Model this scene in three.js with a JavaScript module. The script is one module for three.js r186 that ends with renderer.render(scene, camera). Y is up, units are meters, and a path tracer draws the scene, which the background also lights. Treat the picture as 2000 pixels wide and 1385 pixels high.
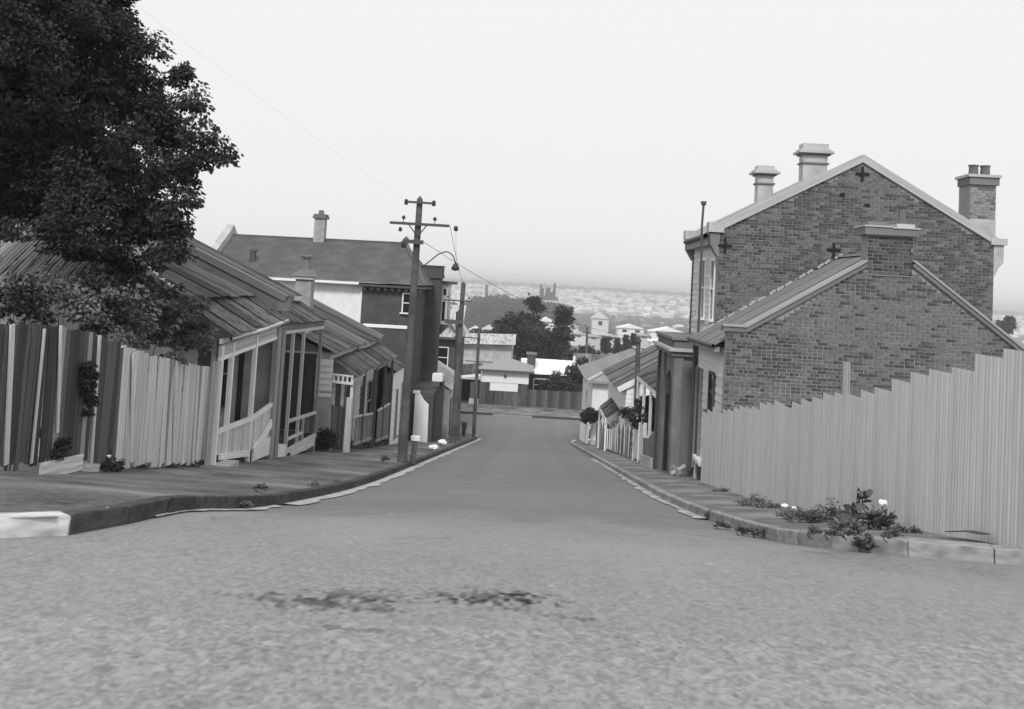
import * as THREE from 'three';
import { mergeGeometries } from 'three/addons/utils/BufferGeometryUtils.js';
import { RoundedBoxGeometry } from 'three/addons/geometries/RoundedBoxGeometry.js';

// ---------------------------------------------------------------- camera, sky, sun, exposure
const FPX = 2000, PPX = 1000, PPY = 438, EYE = new THREE.Vector3(0, 1.6, 0);   // focal length and principal point in photo pixels
const scene = new THREE.Scene();
const camera = new THREE.PerspectiveCamera(2 * Math.atan(692.5 / FPX) * 180 / Math.PI, 2000 / 1385, 0.1, 12000);
camera.position.copy(EYE);
camera.rotation.set(3.4 * Math.PI / 180, Math.atan(50 / 2000), 3.15 * Math.PI / 180, 'YXZ');
camera.setViewOffset(2000, 1385, 0, 692.5 - PPY, 2000, 1385);
camera.focus = 26; camera.userData.fStop = 3.6;
camera.updateMatrixWorld(true);
const renderer = new THREE.WebGLRenderer({ antialias: true });
renderer.toneMapping = THREE.LinearToneMapping;
renderer.toneMappingExposure = 1.0;
renderer.shadowMap.enabled = true;
{ // hazy overcast sky, almost even
  const w = 64, h = 32, a = new Float32Array(w * h * 4);
  for (let y = 0; y < h; y++) for (let x = 0; x < w; x++) {
    const v = 0.91, o = (y * w + x) * 4;
    a[o] = v; a[o + 1] = v; a[o + 2] = v; a[o + 3] = 1;
  }
  const t = new THREE.DataTexture(a, w, h, THREE.RGBAFormat, THREE.FloatType);
  t.mapping = THREE.EquirectangularReflectionMapping; t.magFilter = t.minFilter = THREE.LinearFilter; t.needsUpdate = true;
  scene.background = t; scene.environment = t;
}
const sun = new THREE.DirectionalLight(0xffffff, 2.3);
sun.position.set(-9, 78, 64); sun.target.position.set(0, 0, -20);
sun.castShadow = true; sun.shadow.radius = 24; sun.shadow.mapSize.set(4096, 4096);
Object.assign(sun.shadow.camera, { left: -90, right: 90, top: 90, bottom: -90, near: 1, far: 300 });
scene.add(sun, sun.target);
scene.fog = new THREE.FogExp2(new THREE.Color().setRGB(0.95, 0.95, 0.95), 0.0005);

// ---------------------------------------------------------------- small tools
const V = (x, y, d) => new THREE.Vector3(x, y, -d);                            // d: metres down the street from the camera
const rng = (s) => () => { s = (s + 0x6d2b79f5) | 0; let t = Math.imul(s ^ (s >>> 15), 1 | s); t = (t + Math.imul(t ^ (t >>> 7), 61 | t)) ^ t; return ((t ^ (t >>> 14)) >>> 0) / 4294967296; };
const R = rng(7), rr = (a, b) => a + (b - a) * R();
const clamp = (x, a = 0, b = 1) => Math.min(b, Math.max(a, x)), lerp = (a, b, t) => a + (b - a) * t, sm = (a, b, x) => { const t = clamp((x - a) / (b - a)); return t * t * (3 - 2 * t); };
const interp = (T, x) => { if (x <= T[0][0]) return T[0][1]; for (let i = 1; i < T.length; i++) if (x <= T[i][0]) return lerp(T[i - 1][1], T[i][1], (x - T[i - 1][0]) / (T[i][0] - T[i - 1][0])); return T[T.length - 1][1]; };
const rayOf = (u, v) => new THREE.Vector3((u - PPX) / FPX, -(v - PPY) / FPX, -1).applyQuaternion(camera.quaternion);
const ZP = (u, v, d) => { const r = rayOf(u, v); return EYE.clone().addScaledVector(r, d / -r.z); };   // photo point on a cross wall at distance d
const XP = (u, v, x) => { const r = rayOf(u, v); return EYE.clone().addScaledVector(r, x / r.x); };    // photo point on a street front at x
const hash = (x, y, s) => { let n = Math.imul(x, 374761393) ^ Math.imul(y, 668265263) ^ Math.imul(s, 2147483647 - 1013); n = Math.imul(n ^ (n >>> 13), 1274126177); return ((n ^ (n >>> 16)) >>> 0) / 4294967296; };
function vn(x, y, s = 0, px = 4096, py = 4096) {                                // value noise with a period
  const xi = Math.floor(x), yi = Math.floor(y), fx = x - xi, fy = y - yi, u = fx * fx * (3 - 2 * fx), v = fy * fy * (3 - 2 * fy);
  const m = (a, b) => ((a % b) + b) % b, H = (i, j) => hash(m(xi + i, px), m(yi + j, py), s);
  return lerp(lerp(H(0, 0), H(1, 0), u), lerp(H(0, 1), H(1, 1), u), v);
}
const fbm = (x, y, s = 0, oct = 4, px = 4096, py = 4096) => { let a = 0, w = 0.5, t = 0; for (let i = 0; i < oct; i++) { a += w * vn(x, y, s + i * 17, px, py); t += w; x *= 2; y *= 2; px *= 2; py *= 2; w *= 0.5; } return a / t; };
function tex(w, h, fn, wrap = THREE.RepeatWrapping) {                           // grey texture from fn(u, v) in 0..1, linear values
  const a = new Uint8Array(w * h * 4);
  for (let y = 0; y < h; y++) for (let x = 0; x < w; x++) { const g = Math.round(255 * clamp(fn((x + 0.5) / w, (y + 0.5) / h))), o = (y * w + x) * 4; a[o] = a[o + 1] = a[o + 2] = g; a[o + 3] = 255; }
  const t = new THREE.DataTexture(a, w, h); t.wrapS = t.wrapT = wrap; t.magFilter = THREE.LinearFilter; t.minFilter = THREE.LinearMipmapLinearFilter; t.generateMipmaps = true; t.needsUpdate = true;
  return t;
}
const rep = (t, x, y, ox = 0, oy = 0) => { const c = t.clone(); c.repeat.set(x, y); c.offset.set(ox, oy); c.needsUpdate = true; return c; };
function M(g, o = {}) { const { phys, ...q } = o; const m = new THREE.MeshPhysicalMaterial({ roughness: 0.9, metalness: 0, specularIntensity: 0.3, ...q }); m.color.setRGB(g, g, g); return m; }

const used = new Map();
const numbered = (n) => { const k = used.get(n) ?? 0; used.set(n, k + 1); return k ? `${n}_${String(k).padStart(3, '0')}` : n; };
function thing(name, label, category, base = V(0, 0, 0), group) {
  const o = new THREE.Group(); o.name = numbered(name); o.position.copy(base); scene.add(o);
  o.userData = { label, category }; if (group) o.userData.group = group;
  o.wbase = base.clone(); return o;
}
const wb = (p) => p.wbase ?? (p.parent ? wb(p.parent) : new THREE.Vector3());
function add(mesh, name, parent, label) {
  mesh.name = name; mesh.castShadow = mesh.receiveShadow = true; mesh.wbase = wb(parent).clone();
  if (label) mesh.userData.label = label;
  parent.add(mesh); return mesh;
}
const inv = (p) => { const b = wb(p); return [-b.x, -b.y, -b.z]; };
function geo(parent, name, g, m, label) { g.translate(...inv(parent)); return add(new THREE.Mesh(g, m), name, parent, label); }   // geometry in world metres
function structure(name, g, m) { const o = new THREE.Mesh(g, m); o.name = numbered(name); o.receiveShadow = o.castShadow = true; o.userData.kind = 'structure'; scene.add(o); o.wbase = new THREE.Vector3(); return o; }
function tag(o, label, category, group) { o.userData.label = label; o.userData.category = category; if (group) o.userData.group = group; return o; }

// a unit bar whose length is local z; uv v runs along the length
const unitBar = new THREE.BoxGeometry(1, 1, 1);
{ const p = unitBar.attributes.position, n = unitBar.attributes.normal, t = unitBar.attributes.uv;
  for (let i = 0; i < p.count; i++) if (Math.abs(n.getZ(i)) < 0.5) t.setXY(i, (Math.abs(n.getX(i)) > 0.5 ? p.getY(i) : p.getX(i)) + 0.5, p.getZ(i) + 0.5); }
const softBar = new RoundedBoxGeometry(1, 1, 1, 1, 0.06);
const YUP = new THREE.Vector3(0, 1, 0);
function place(mesh, parent, X, Y, Z, pos) { const m = new THREE.Matrix4().makeBasis(X, Y, Z).setPosition(pos.clone().sub(wb(parent))); m.decompose(mesh.position, mesh.quaternion, mesh.scale); return mesh; }
function bar(parent, name, p, q, w, h, m, up = YUP, g = unitBar) {              // w across, h along "up"
  const z = q.clone().sub(p), L = z.length(); z.normalize();
  let x = new THREE.Vector3().crossVectors(up, z); if (x.length() < 1e-3) x.set(1, 0, 0); x.normalize();
  const y = new THREE.Vector3().crossVectors(z, x);
  const me = add(new THREE.Mesh(g, m), name, parent);
  return place(me, parent, x.multiplyScalar(w), y.multiplyScalar(h), z.multiplyScalar(L), p.clone().add(q).multiplyScalar(0.5));
}
const post = (parent, name, p, q, w, t, m) => bar(parent, name, p, q, w, t, m, new THREE.Vector3(0, 0, 1));   // upright: w along x, t along z
function boxG(x0, x1, y0, y1, d0, d1) {
  const w = Math.abs(x1 - x0), h = Math.abs(y1 - y0), l = Math.abs(d1 - d0), g = new THREE.BoxGeometry(w, h, l), n = g.attributes.normal, t = g.attributes.uv;
  for (let i = 0; i < t.count; i++) { const a = Math.abs(n.getX(i)) > 0.5 ? [l, h] : Math.abs(n.getY(i)) > 0.5 ? [w, l] : [w, h]; t.setXY(i, t.getX(i) * a[0], t.getY(i) * a[1]); }
  return g.translate((x0 + x1) / 2, (y0 + y1) / 2, -(d0 + d1) / 2);
}
const box = (parent, name, x0, x1, y0, y1, d0, d1, m, label) => geo(parent, name, boxG(x0, x1, y0, y1, d0, d1), m, label);
function wallG(pts, d, th, holes = []) {                                        // outline in (x, y), front face at distance d, thickness away from the camera
  const s = new THREE.Shape(pts.map(([x, y]) => new THREE.Vector2(x, y)));
  for (const hp of holes) s.holes.push(new THREE.Path(hp.map(([x, y]) => new THREE.Vector2(x, y))));
  return new THREE.ExtrudeGeometry(s, { depth: th, bevelEnabled: false }).translate(0, 0, -d - th);
}
function sideG(pts, x, th, holes = []) {                                        // outline in (d, y), face at x, thickness towards +x
  const s = new THREE.Shape(pts.map(([d, y]) => new THREE.Vector2(d, y)));
  for (const hp of holes) s.holes.push(new THREE.Path(hp.map(([d, y]) => new THREE.Vector2(d, y))));
  return new THREE.ExtrudeGeometry(s, { depth: th, bevelEnabled: false }).applyMatrix4(new THREE.Matrix4().set(0, 0, 1, x, 0, 1, 0, 0, -1, 0, 0, 0, 0, 0, 0, 1));
}
function sheetG(rows) {                                                         // grid of world points [[Vector3...]...] with uv = x, d in metres
  const P = [], U = [], I = [], nc = rows[0].length;
  for (const r of rows) for (const p of r) { P.push(p.x, p.y, p.z); U.push(p.x, -p.z); }
  for (let i = 0; i + 1 < rows.length; i++) for (let j = 0; j + 1 < nc; j++) { const a = i * nc + j; I.push(a, a + 1, a + nc, a + 1, a + nc + 1, a + nc); }
  const g = new THREE.BufferGeometry(); g.setAttribute('position', new THREE.Float32BufferAttribute(P, 3)); g.setAttribute('uv', new THREE.Float32BufferAttribute(U, 2)); g.setIndex(I); g.computeVertexNormals();
  return g;
}
const latheG = (prof, p, seg = 16) => new THREE.LatheGeometry(prof.map(([r, y]) => new THREE.Vector2(r, y)), seg).translate(p.x, p.y, p.z);
const tubeG = (pts, r, n = 20, k = 6) => new THREE.TubeGeometry(new THREE.CatmullRomCurve3(pts), n, r, k);
function taperG(pts, r0, r1, seg = 10) {                                        // tapered limb through points
  const c = new THREE.CatmullRomCurve3(pts), n = 14, g = new THREE.TubeGeometry(c, n, 1, seg), p = g.attributes.position;
  for (let i = 0; i <= n; i++) { const o = c.getPointAt(i / n), r = lerp(r0, r1, i / n); for (let j = 0; j <= seg; j++) { const k = i * (seg + 1) + j; p.setXYZ(k, o.x + (p.getX(k) - o.x) * r, o.y + (p.getY(k) - o.y) * r, o.z + (p.getZ(k) - o.z) * r); } }
  g.computeVertexNormals(); return g;
}
// corrugated iron: a unit sheet, x across (eight waves), y along, wave height in metres
const corr = (amp) => { const n = 40, P = [], U = [], I = []; for (let i = 0; i <= n; i++) for (let j = 0; j < 2; j++) { const x = i / n; P.push(x, j, amp * Math.cos(x * 16 * Math.PI)); U.push(x, j); }
  for (let i = 0; i < n; i++) { const a = i * 2; I.push(a, a + 2, a + 1, a + 1, a + 2, a + 3); }
  const g = new THREE.BufferGeometry(); g.setAttribute('position', new THREE.Float32BufferAttribute(P, 3)); g.setAttribute('uv', new THREE.Float32BufferAttribute(U, 2)); g.setIndex(I); g.computeVertexNormals(); return g; }, corrUnit = corr(0.011), corrLow = corr(0.003);
function sheet(parent, name, o, across, along, m, g = corrUnit) {
  const n = new THREE.Vector3().crossVectors(across, along).normalize();
  return place(add(new THREE.Mesh(g, m), name, parent), parent, across, along, n, o);
}
// a corrugated slope between eave a-b and ridge c (above a) laid in sheets; flat = left end to right end of the eave
function ironSlope(parent, a, b, up, mats, w = 0.64, name = 'roof_sheet', jit = 0.03) {
  const e = b.clone().sub(a), L = e.length(), n = Math.max(1, Math.round(L / w)), nrm = new THREE.Vector3().crossVectors(e, up).normalize();
  for (let i = 0; i < n; i++) {
    const o = a.clone().addScaledVector(e, i / n).addScaledVector(nrm, (i % 2) * (jit < 0.02 ? 0.004 : 0.012) + rr(0, jit * 0.3)).addScaledVector(up, -rr(0, jit) / up.length());
    sheet(parent, name, o, e.clone().multiplyScalar(1.06 / n), up.clone().multiplyScalar(1 + rr(0, jit) / up.length()), mats[Math.floor(R() * mats.length)]);
  }
}
// lapped boards on a wall: o = bottom corner, e = unit vector along, L length, H height; holes [s0, s1, y0, y1] in wall coordinates
const wedge = (() => { const s = new THREE.Shape([[0, 0], [1, 0], [0.3, 1], [0, 1]].map(([x, y]) => new THREE.Vector2(x, y))); const g = new THREE.ExtrudeGeometry(s, { depth: 1, bevelEnabled: false }), p = g.attributes.position, t = g.attributes.uv; for (let i = 0; i < p.count; i++) t.setXY(i, p.getY(i), p.getZ(i)); return g; })();
function clad(parent, o, e, n, L, H, m, holes = [], bh = 0.16, th = 0.028, name = 'weatherboard') {
  const mats = Array.isArray(m) ? m : [m];
  for (let y = 0; y < H - 0.02; y += bh) {
    const y1 = Math.min(H, y + bh), cuts = holes.filter(([, , a, b]) => a < y + bh * 0.5 && b > y + bh * 0.5).sort((a, b) => a[0] - b[0]);
    let s = 0; const segs = []; for (const c of cuts) { if (c[0] > s) segs.push([s, c[0]]); s = Math.max(s, c[1]); } if (s < L) segs.push([s, L]);
    for (const [s0, s1] of segs) {
      const me = add(new THREE.Mesh(wedge, mats[Math.floor(R() * mats.length)]), name, parent), up = YUP.clone().multiplyScalar(y1 - y);
      // wedge local: x out, y up, z along
      const X = n.clone().multiplyScalar(th), Zv = new THREE.Vector3().crossVectors(n, YUP).normalize(), flipped = Zv.dot(e) < 0;
      place(me, parent, X, up, Zv.multiplyScalar(s1 - s0), o.clone().addScaledVector(e, flipped ? s1 : s0).addScaledVector(YUP, y));
    }
  }
}
// a sash window on a wall: o = lower corner on the wall face, e along (unit), n outward
function windowUnit(parent, o, e, n, w, h, mf, mg, { sill = true, mull = 0, rail = true, fw = 0.06, ms } = {}) {
  const at = (s, y, k) => o.clone().addScaledVector(e, s).addScaledVector(YUP, y).addScaledVector(n, k);
  const g = new THREE.Group(); g.wbase = wb(parent).clone(); g.name = 'window'; parent.add(g);
  bar(g, 'pane', at(fw / 2, h / 2, 0.005), at(w - fw / 2, h / 2, 0.005), 0.02, h - 0.01, mg);
  bar(g, 'frame', at(fw / 2, 0, 0.02), at(fw / 2, h, 0.02), fw, 0.07, mf, n); bar(g, 'frame', at(w - fw / 2, 0, 0.02), at(w - fw / 2, h, 0.02), fw, 0.07, mf, n);
  bar(g, 'frame', at(0, h + fw / 2, 0.02), at(w, h + fw / 2, 0.02), 0.075, fw, mf);
  if (rail) bar(g, 'meeting_rail', at(fw, h * 0.52, 0.025), at(w - fw, h * 0.52, 0.025), 0.05, 0.045, mf);
  for (let i = 1; i <= mull; i++) bar(g, 'mullion', at(w * i / (mull + 1), 0.02, 0.024), at(w * i / (mull + 1), h, 0.024), 0.035, 0.05, mf, n);
  if (sill) bar(g, 'sill', at(-0.07, -0.035, 0.06), at(w + 0.07, -0.035, 0.06), 0.16, 0.07, ms ?? mf);
  return g;
}

// ---------------------------------------------------------------- textures and materials (all greys, as in the photograph)
const grainT = tex(128, 512, (u, v) => 0.6 + 0.3 * (fbm(u * 24, v * 3, 3, 3, 24, 3) - 0.5) + 0.22 * (fbm(u * 5, v * 3, 9, 3, 5, 3) - 0.5) * 2);
const speckT = tex(512, 512, (u, v) => 0.62 + 0.5 * (fbm(u * 128, v * 128, 1, 2, 128, 128) - 0.5) + 0.22 * (fbm(u * 10, v * 10, 5, 4, 10, 10) - 0.5));
const pathT = tex(512, 512, (u, v) => 0.55 + 0.35 * (fbm(u * 100, v * 100, 21, 2, 100, 100) - 0.5) + 1.0 * (fbm(u * 5, v * 5, 25, 5, 5, 5) - 0.5));
const rustT = tex(256, 256, (u, v) => 0.62 + 0.6 * (fbm(u * 16, v * 3, 31, 4, 16, 3) - 0.5) + 0.35 * (fbm(u * 4, v * 4, 37, 4, 4, 4) - 0.5) - 0.3 * sm(0.55, 0.68, fbm(u * 5, v * 7, 39, 5, 5, 7)));
const paintT = tex(256, 256, (u, v) => 0.9 + 0.16 * (fbm(u * 8, v * 3, 41, 4, 8, 3) - 0.5) + 0.1 * (fbm(u * 60, v * 20, 43, 2, 60, 20) - 0.5));
const stuccoT = tex(256, 256, (u, v) => 0.75 + 0.5 * (fbm(u * 5, v * 5, 51, 5, 5, 5) - 0.5) + 0.14 * (fbm(u * 90, v * 90, 53, 2, 90, 90) - 0.5));
const stoneT = tex(256, 256, (u, v) => 0.65 + 0.7 * (fbm(u * 6, v * 6, 61, 5, 6, 6) - 0.5));
const runT = tex(256, 256, (u, v) => 0.86 + 0.3 * (fbm(u * 20, v * 2, 45, 3, 20, 2) - 0.5) + 0.16 * (fbm(u * 3, v * 4, 47, 4, 3, 4) - 0.5) + 0.12 * sm(0.66, 0.72, vn(u * 8, 0.5, 49, 8, 8)));
const fineT = tex(256, 256, (u, v) => fbm(u * 100, v * 100, 71, 2, 100, 100));
// ground near the camera: 24 m square, coarse worn chip seal with dark tar stains
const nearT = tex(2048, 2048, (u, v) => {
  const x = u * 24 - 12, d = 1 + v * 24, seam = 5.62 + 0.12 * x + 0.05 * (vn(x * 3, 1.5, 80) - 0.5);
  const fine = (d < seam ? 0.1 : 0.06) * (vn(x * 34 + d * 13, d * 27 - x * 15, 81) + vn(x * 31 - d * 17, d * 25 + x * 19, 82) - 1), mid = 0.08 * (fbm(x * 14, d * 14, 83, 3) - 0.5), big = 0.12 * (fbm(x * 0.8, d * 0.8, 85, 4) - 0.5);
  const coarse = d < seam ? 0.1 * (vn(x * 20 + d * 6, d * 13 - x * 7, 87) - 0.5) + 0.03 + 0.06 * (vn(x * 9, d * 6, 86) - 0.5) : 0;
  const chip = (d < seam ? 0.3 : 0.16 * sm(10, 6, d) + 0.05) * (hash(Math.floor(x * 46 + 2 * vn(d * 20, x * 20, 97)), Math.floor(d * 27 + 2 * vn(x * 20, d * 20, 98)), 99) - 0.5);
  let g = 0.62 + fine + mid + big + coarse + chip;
  const crossing = sm(-0.5, 0.5, (11.5 + 0.1 * x - d) / 7 + 1.5 * (fbm(x * 1.3, d * 0.7, 90, 5) - 0.5) + 1.1 * (fbm(x * 20, d * 12, 92, 3) - 0.5));   // ragged change from the lighter cross street to the darker street
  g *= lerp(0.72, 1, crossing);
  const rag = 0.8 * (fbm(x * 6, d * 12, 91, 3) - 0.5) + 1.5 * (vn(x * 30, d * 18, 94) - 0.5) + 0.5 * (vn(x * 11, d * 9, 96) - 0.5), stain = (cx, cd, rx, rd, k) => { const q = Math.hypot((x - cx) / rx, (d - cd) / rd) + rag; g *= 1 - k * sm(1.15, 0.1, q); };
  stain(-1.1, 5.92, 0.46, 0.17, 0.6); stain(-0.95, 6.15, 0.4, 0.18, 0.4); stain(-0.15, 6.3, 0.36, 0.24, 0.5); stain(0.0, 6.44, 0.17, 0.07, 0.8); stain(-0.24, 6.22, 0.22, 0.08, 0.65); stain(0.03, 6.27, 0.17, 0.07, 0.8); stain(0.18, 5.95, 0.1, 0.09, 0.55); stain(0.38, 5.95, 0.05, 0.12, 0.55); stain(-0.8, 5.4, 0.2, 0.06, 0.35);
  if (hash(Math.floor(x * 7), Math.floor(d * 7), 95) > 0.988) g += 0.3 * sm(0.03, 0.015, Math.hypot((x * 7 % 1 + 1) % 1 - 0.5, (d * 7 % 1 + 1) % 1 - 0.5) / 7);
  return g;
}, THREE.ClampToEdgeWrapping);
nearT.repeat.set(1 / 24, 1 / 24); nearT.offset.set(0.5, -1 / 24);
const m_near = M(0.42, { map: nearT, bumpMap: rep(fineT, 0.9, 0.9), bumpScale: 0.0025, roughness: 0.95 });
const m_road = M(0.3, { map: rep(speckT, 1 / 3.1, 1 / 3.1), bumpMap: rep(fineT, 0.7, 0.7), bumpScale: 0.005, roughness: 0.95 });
const m_path = M(0.27, { map: rep(pathT, 1 / 6.3, 1 / 6.3), bumpMap: rep(fineT, 0.7, 0.7), bumpScale: 0.002 });
const m_pathR = M(0.33, { map: rep(pathT, 1 / 3.7, 1 / 3.7), bumpMap: rep(fineT, 0.7, 0.7), bumpScale: 0.006 });
const m_ground = M(0.3, { map: rep(pathT, 1 / 9, 1 / 9) });
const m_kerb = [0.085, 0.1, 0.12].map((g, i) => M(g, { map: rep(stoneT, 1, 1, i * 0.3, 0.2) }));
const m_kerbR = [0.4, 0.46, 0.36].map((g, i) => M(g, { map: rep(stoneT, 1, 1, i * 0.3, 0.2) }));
const m_kerbW = M(0.85, { map: rep(stoneT, 0.8, 0.8) });
const m_gutter = M(0.6, { map: rep(stoneT, 0.7, 0.7) });
const m_fence = [0.66, 0.68, 0.71, 0.67].map((g, i) => M(g, { map: rep(runT, 1, 1, i * 0.27, i * 0.1), roughness: 0.65 }));
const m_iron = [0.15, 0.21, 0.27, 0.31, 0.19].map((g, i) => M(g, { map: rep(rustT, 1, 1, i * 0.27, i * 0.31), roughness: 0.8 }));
const m_ironOld = [0.11, 0.155, 0.2, 0.14].map((g, i) => M(g, { map: rep(rustT, 1, 1, i * 0.37, i * 0.21), roughness: 0.85 }));
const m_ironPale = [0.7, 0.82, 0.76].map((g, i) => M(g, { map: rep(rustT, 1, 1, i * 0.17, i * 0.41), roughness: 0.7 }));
const wood = (g, i) => M(g, { map: rep(grainT, 0.9, 1, (i * 0.37) % 1, (i * 0.61) % 1), bumpMap: rep(grainT, 0.9, 1, (i * 0.37) % 1, (i * 0.61) % 1), bumpScale: 0.004 });
const m_woodDark = [0.1, 0.14, 0.18, 0.22, 0.12].map(wood), m_woodPale = [1.0, 1.12, 0.88, 1.05, 1.2].map(wood), m_woodMid = [0.4, 0.48, 0.56].map(wood), m_woodWhite = [1.38, 1.46].map(wood);
const m_white = M(0.9, { map: rep(paintT, 0.7, 0.7), roughness: 0.6 }), m_cream = [0.62, 0.68, 0.72].map((g, i) => M(g, { map: rep(paintT, 0.8, 0.8, i * 0.3, 0), roughness: 0.7 }));
const m_grey = M(0.32, { map: rep(paintT, 0.7, 0.7), roughness: 0.7 }), m_dark = M(0.05, { roughness: 0.7 }), m_darkPaint = M(0.1, { map: rep(paintT, 0.7, 0.7), roughness: 0.6 });
const m_stucco = M(0.26, { map: rep(stuccoT, 0.4, 0.4), bumpMap: rep(fineT, 1, 1), bumpScale: 0.004 }), m_stuccoPale = M(0.62, { map: rep(stuccoT, 0.5, 0.5) }), m_stuccoDark = M(0.19, { map: rep(stuccoT, 0.4, 0.4) });
const m_coping = M(0.6, { map: rep(stuccoT, 0.6, 0.6) }), m_copingWorn = M(0.46, { map: rep(stuccoT, 1.3, 1.3) }), m_mortar = M(0.43, { map: rep(stuccoT, 0.3, 0.3) }), m_mortarDark = M(0.36, { map: rep(stuccoT, 0.3, 0.3) });
const m_glass = M(0.015, { roughness: 0.08, phys: true, specularIntensity: 0.8 }), m_black = M(0.02), m_blind = M(0.35, { roughness: 0.9 });
const m_tile = M(0.36, { map: rep(stuccoT, 0.7, 0.7) }), m_slate = M(0.145, { map: rep(stuccoT, 0.5, 0.5), roughness: 0.75 }), m_brickFar = M(0.115, { map: rep(stuccoT, 0.5, 0.5) });
const m_bark = M(0.07, { map: rep(grainT, 3, 1) }), m_pole = M(0.17, { map: rep(grainT, 2, 1), bumpMap: rep(grainT, 2, 1), bumpScale: 0.01 }), m_metalDark = M(0.05, { roughness: 0.5 });

// ---------------------------------------------------------------- the ground: a street that drops from the camera's crossing to a lower cross street
const GH = [[-60, 1.2], [-20, 0.6], [-8, 0.32], [0, 0.2], [4, 0.12], [7, -0.1], [9.73, -0.45], [10.72, -0.67], [12.07, -0.96], [13.26, -1.17], [15.18, -1.49], [17.43, -1.85], [19.62, -2.18], [22.45, -2.58], [26.42, -3.09], [66, -8.16], [69, -8.5], [72, -8.7], [76, -8.8], [90, -8.85], [98, -9.2], [130, -11.6], [200, -17.5], [400, -26], [800, -39], [1200, -43], [1850, -43], [2250, -34], [2700, -19], [3100, -10], [3400, -3], [3700, -4], [6000, 0]];
const base = (d) => { const w = d < 72 && d > -5 ? 0.8 : 0; return w ? (interp(GH, d - w) + 2 * interp(GH, d) + interp(GH, d + w)) / 4 : interp(GH, d); };   // level of the pavement at the building line
const roadY = (x, d) => base(d) - 0.24 + 0.055 * sm(8, 13, d) * sm(74, 70, d) * (1 - clamp((x / 3.1) ** 2));
const range = (a, b, n) => Array.from({ length: n + 1 }, (_, i) => lerp(a, b, i / n));
{
  const ds = [...range(-60, 0, 12), ...range(2, 90, 60), 95, 100, 110, 120, 130, 145, 160, 180, 200, 230, 260, 300, 350, 400, 470, 550, 640, 720, 800, 900, 1000, 1200, 1400, 1650, 1850, 2050, 2250, 2450, 2700, 2800, 2900, 3100, 3300, 3500, 3700, 4300, 5200, 7000];
  const xs = range(-1, 1, 80).map((t) => t);
  structure('ground', sheetG(ds.map((d) => xs.map((t) => {
    const s = Math.abs(t), x = Math.sign(t) * (d < 90 ? lerp(s * 24, 60, clamp((s - 0.7) / 0.3)) : s * (40 + d * 0.75)), under = d < 86 && (d > 5) && x > -6.6 && x < 5.0 || d <= 12 || (d > 70 && d < 88);
    let y = base(d) - (under ? 0.5 : 0.03);
    if (d > 110) y += (fbm(x * 0.006 + 9, d * 0.004, 101, 3) - 0.5) * Math.min(5, d * 0.012);
    if (d > 2700) y += clamp((d - 2700) / 900) * (10 * (fbm(x * 0.0012 + 3, 2, 103, 4) - 0.3) - x * 0.0045);
    return V(x, y, d);
  }))), m_ground);
}
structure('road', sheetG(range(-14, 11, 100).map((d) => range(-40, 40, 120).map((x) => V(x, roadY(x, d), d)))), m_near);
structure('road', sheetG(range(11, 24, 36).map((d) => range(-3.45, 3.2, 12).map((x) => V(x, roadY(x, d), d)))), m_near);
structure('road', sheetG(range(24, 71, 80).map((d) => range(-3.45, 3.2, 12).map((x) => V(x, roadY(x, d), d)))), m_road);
structure('road', sheetG(range(71, 84.3, 14).map((d) => range(-70, 70, 60).map((x) => V(x, roadY(x, d), d)))), m_road);
const kerbL = [[-40, 6.85], [-4.6, 6.95], [-3.85, 7.08], [-3.4, 7.38], [-3.24, 7.9], [-3.2, 9], ...range(10, 68, 58).map((d) => [-3.2, d]), [-3.25, 69.5], [-3.6, 70.8], [-4.6, 71.4], [-40, 71.5]];
const innL = [[-40, 10.2], [-7.6, 10.2], [-7.0, 10.6], [-6.6, 11.2], [-6.4, 11.8], [-6.35, 12.2], ...range(12.6, 66, 58).map((d) => [-6.35, d]), [-6.4, 67], [-6.6, 67.6], [-7.2, 68], [-40, 68]];
const kerbR = [[40, 9.3], [5.2, 9.5], [4.2, 9.6], [3.5, 9.8], [3.1, 10.4], [2.97, 11.2], ...range(12, 68, 56).map((d) => [2.95, d]), [3.0, 69.5], [3.3, 70.8], [4.3, 71.3], [40, 71.4]];
const innR = [[40, 13], [5.2, 12.2], [4.9, 12.2], [4.75, 12.2], [4.72, 12.3], [4.72, 12.6], ...range(13, 66, 56).map((d) => [4.72, d]), [4.75, 67], [4.9, 67.6], [5.2, 68], [40, 68]];
const pathY = (x, d, s) => base(d) - 0.1 * (1 - s) + 0.012 * (fbm(x * 1.3, d * 1.3, 107, 3) - 0.5);
for (const [k, inn, m, sgn] of [[kerbL, innL, m_path, 1], [kerbR, innR, m_pathR, -1]]) {
  const rows = range(0, 1, 8).map((s) => k.map(([x, d], i) => { const q = i < 4 ? 0 : i > k.length - 5 ? 0 : 1, X = lerp(x - sgn * 0.1 * q, inn[i][0], s), D = lerp(d + (i < 4 ? 0.1 : q ? 0 : -0.1), inn[i][1], s); return V(X, pathY(X, D, s), D); }));
  structure('footpath', sheetG(rows), m);
}
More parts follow.
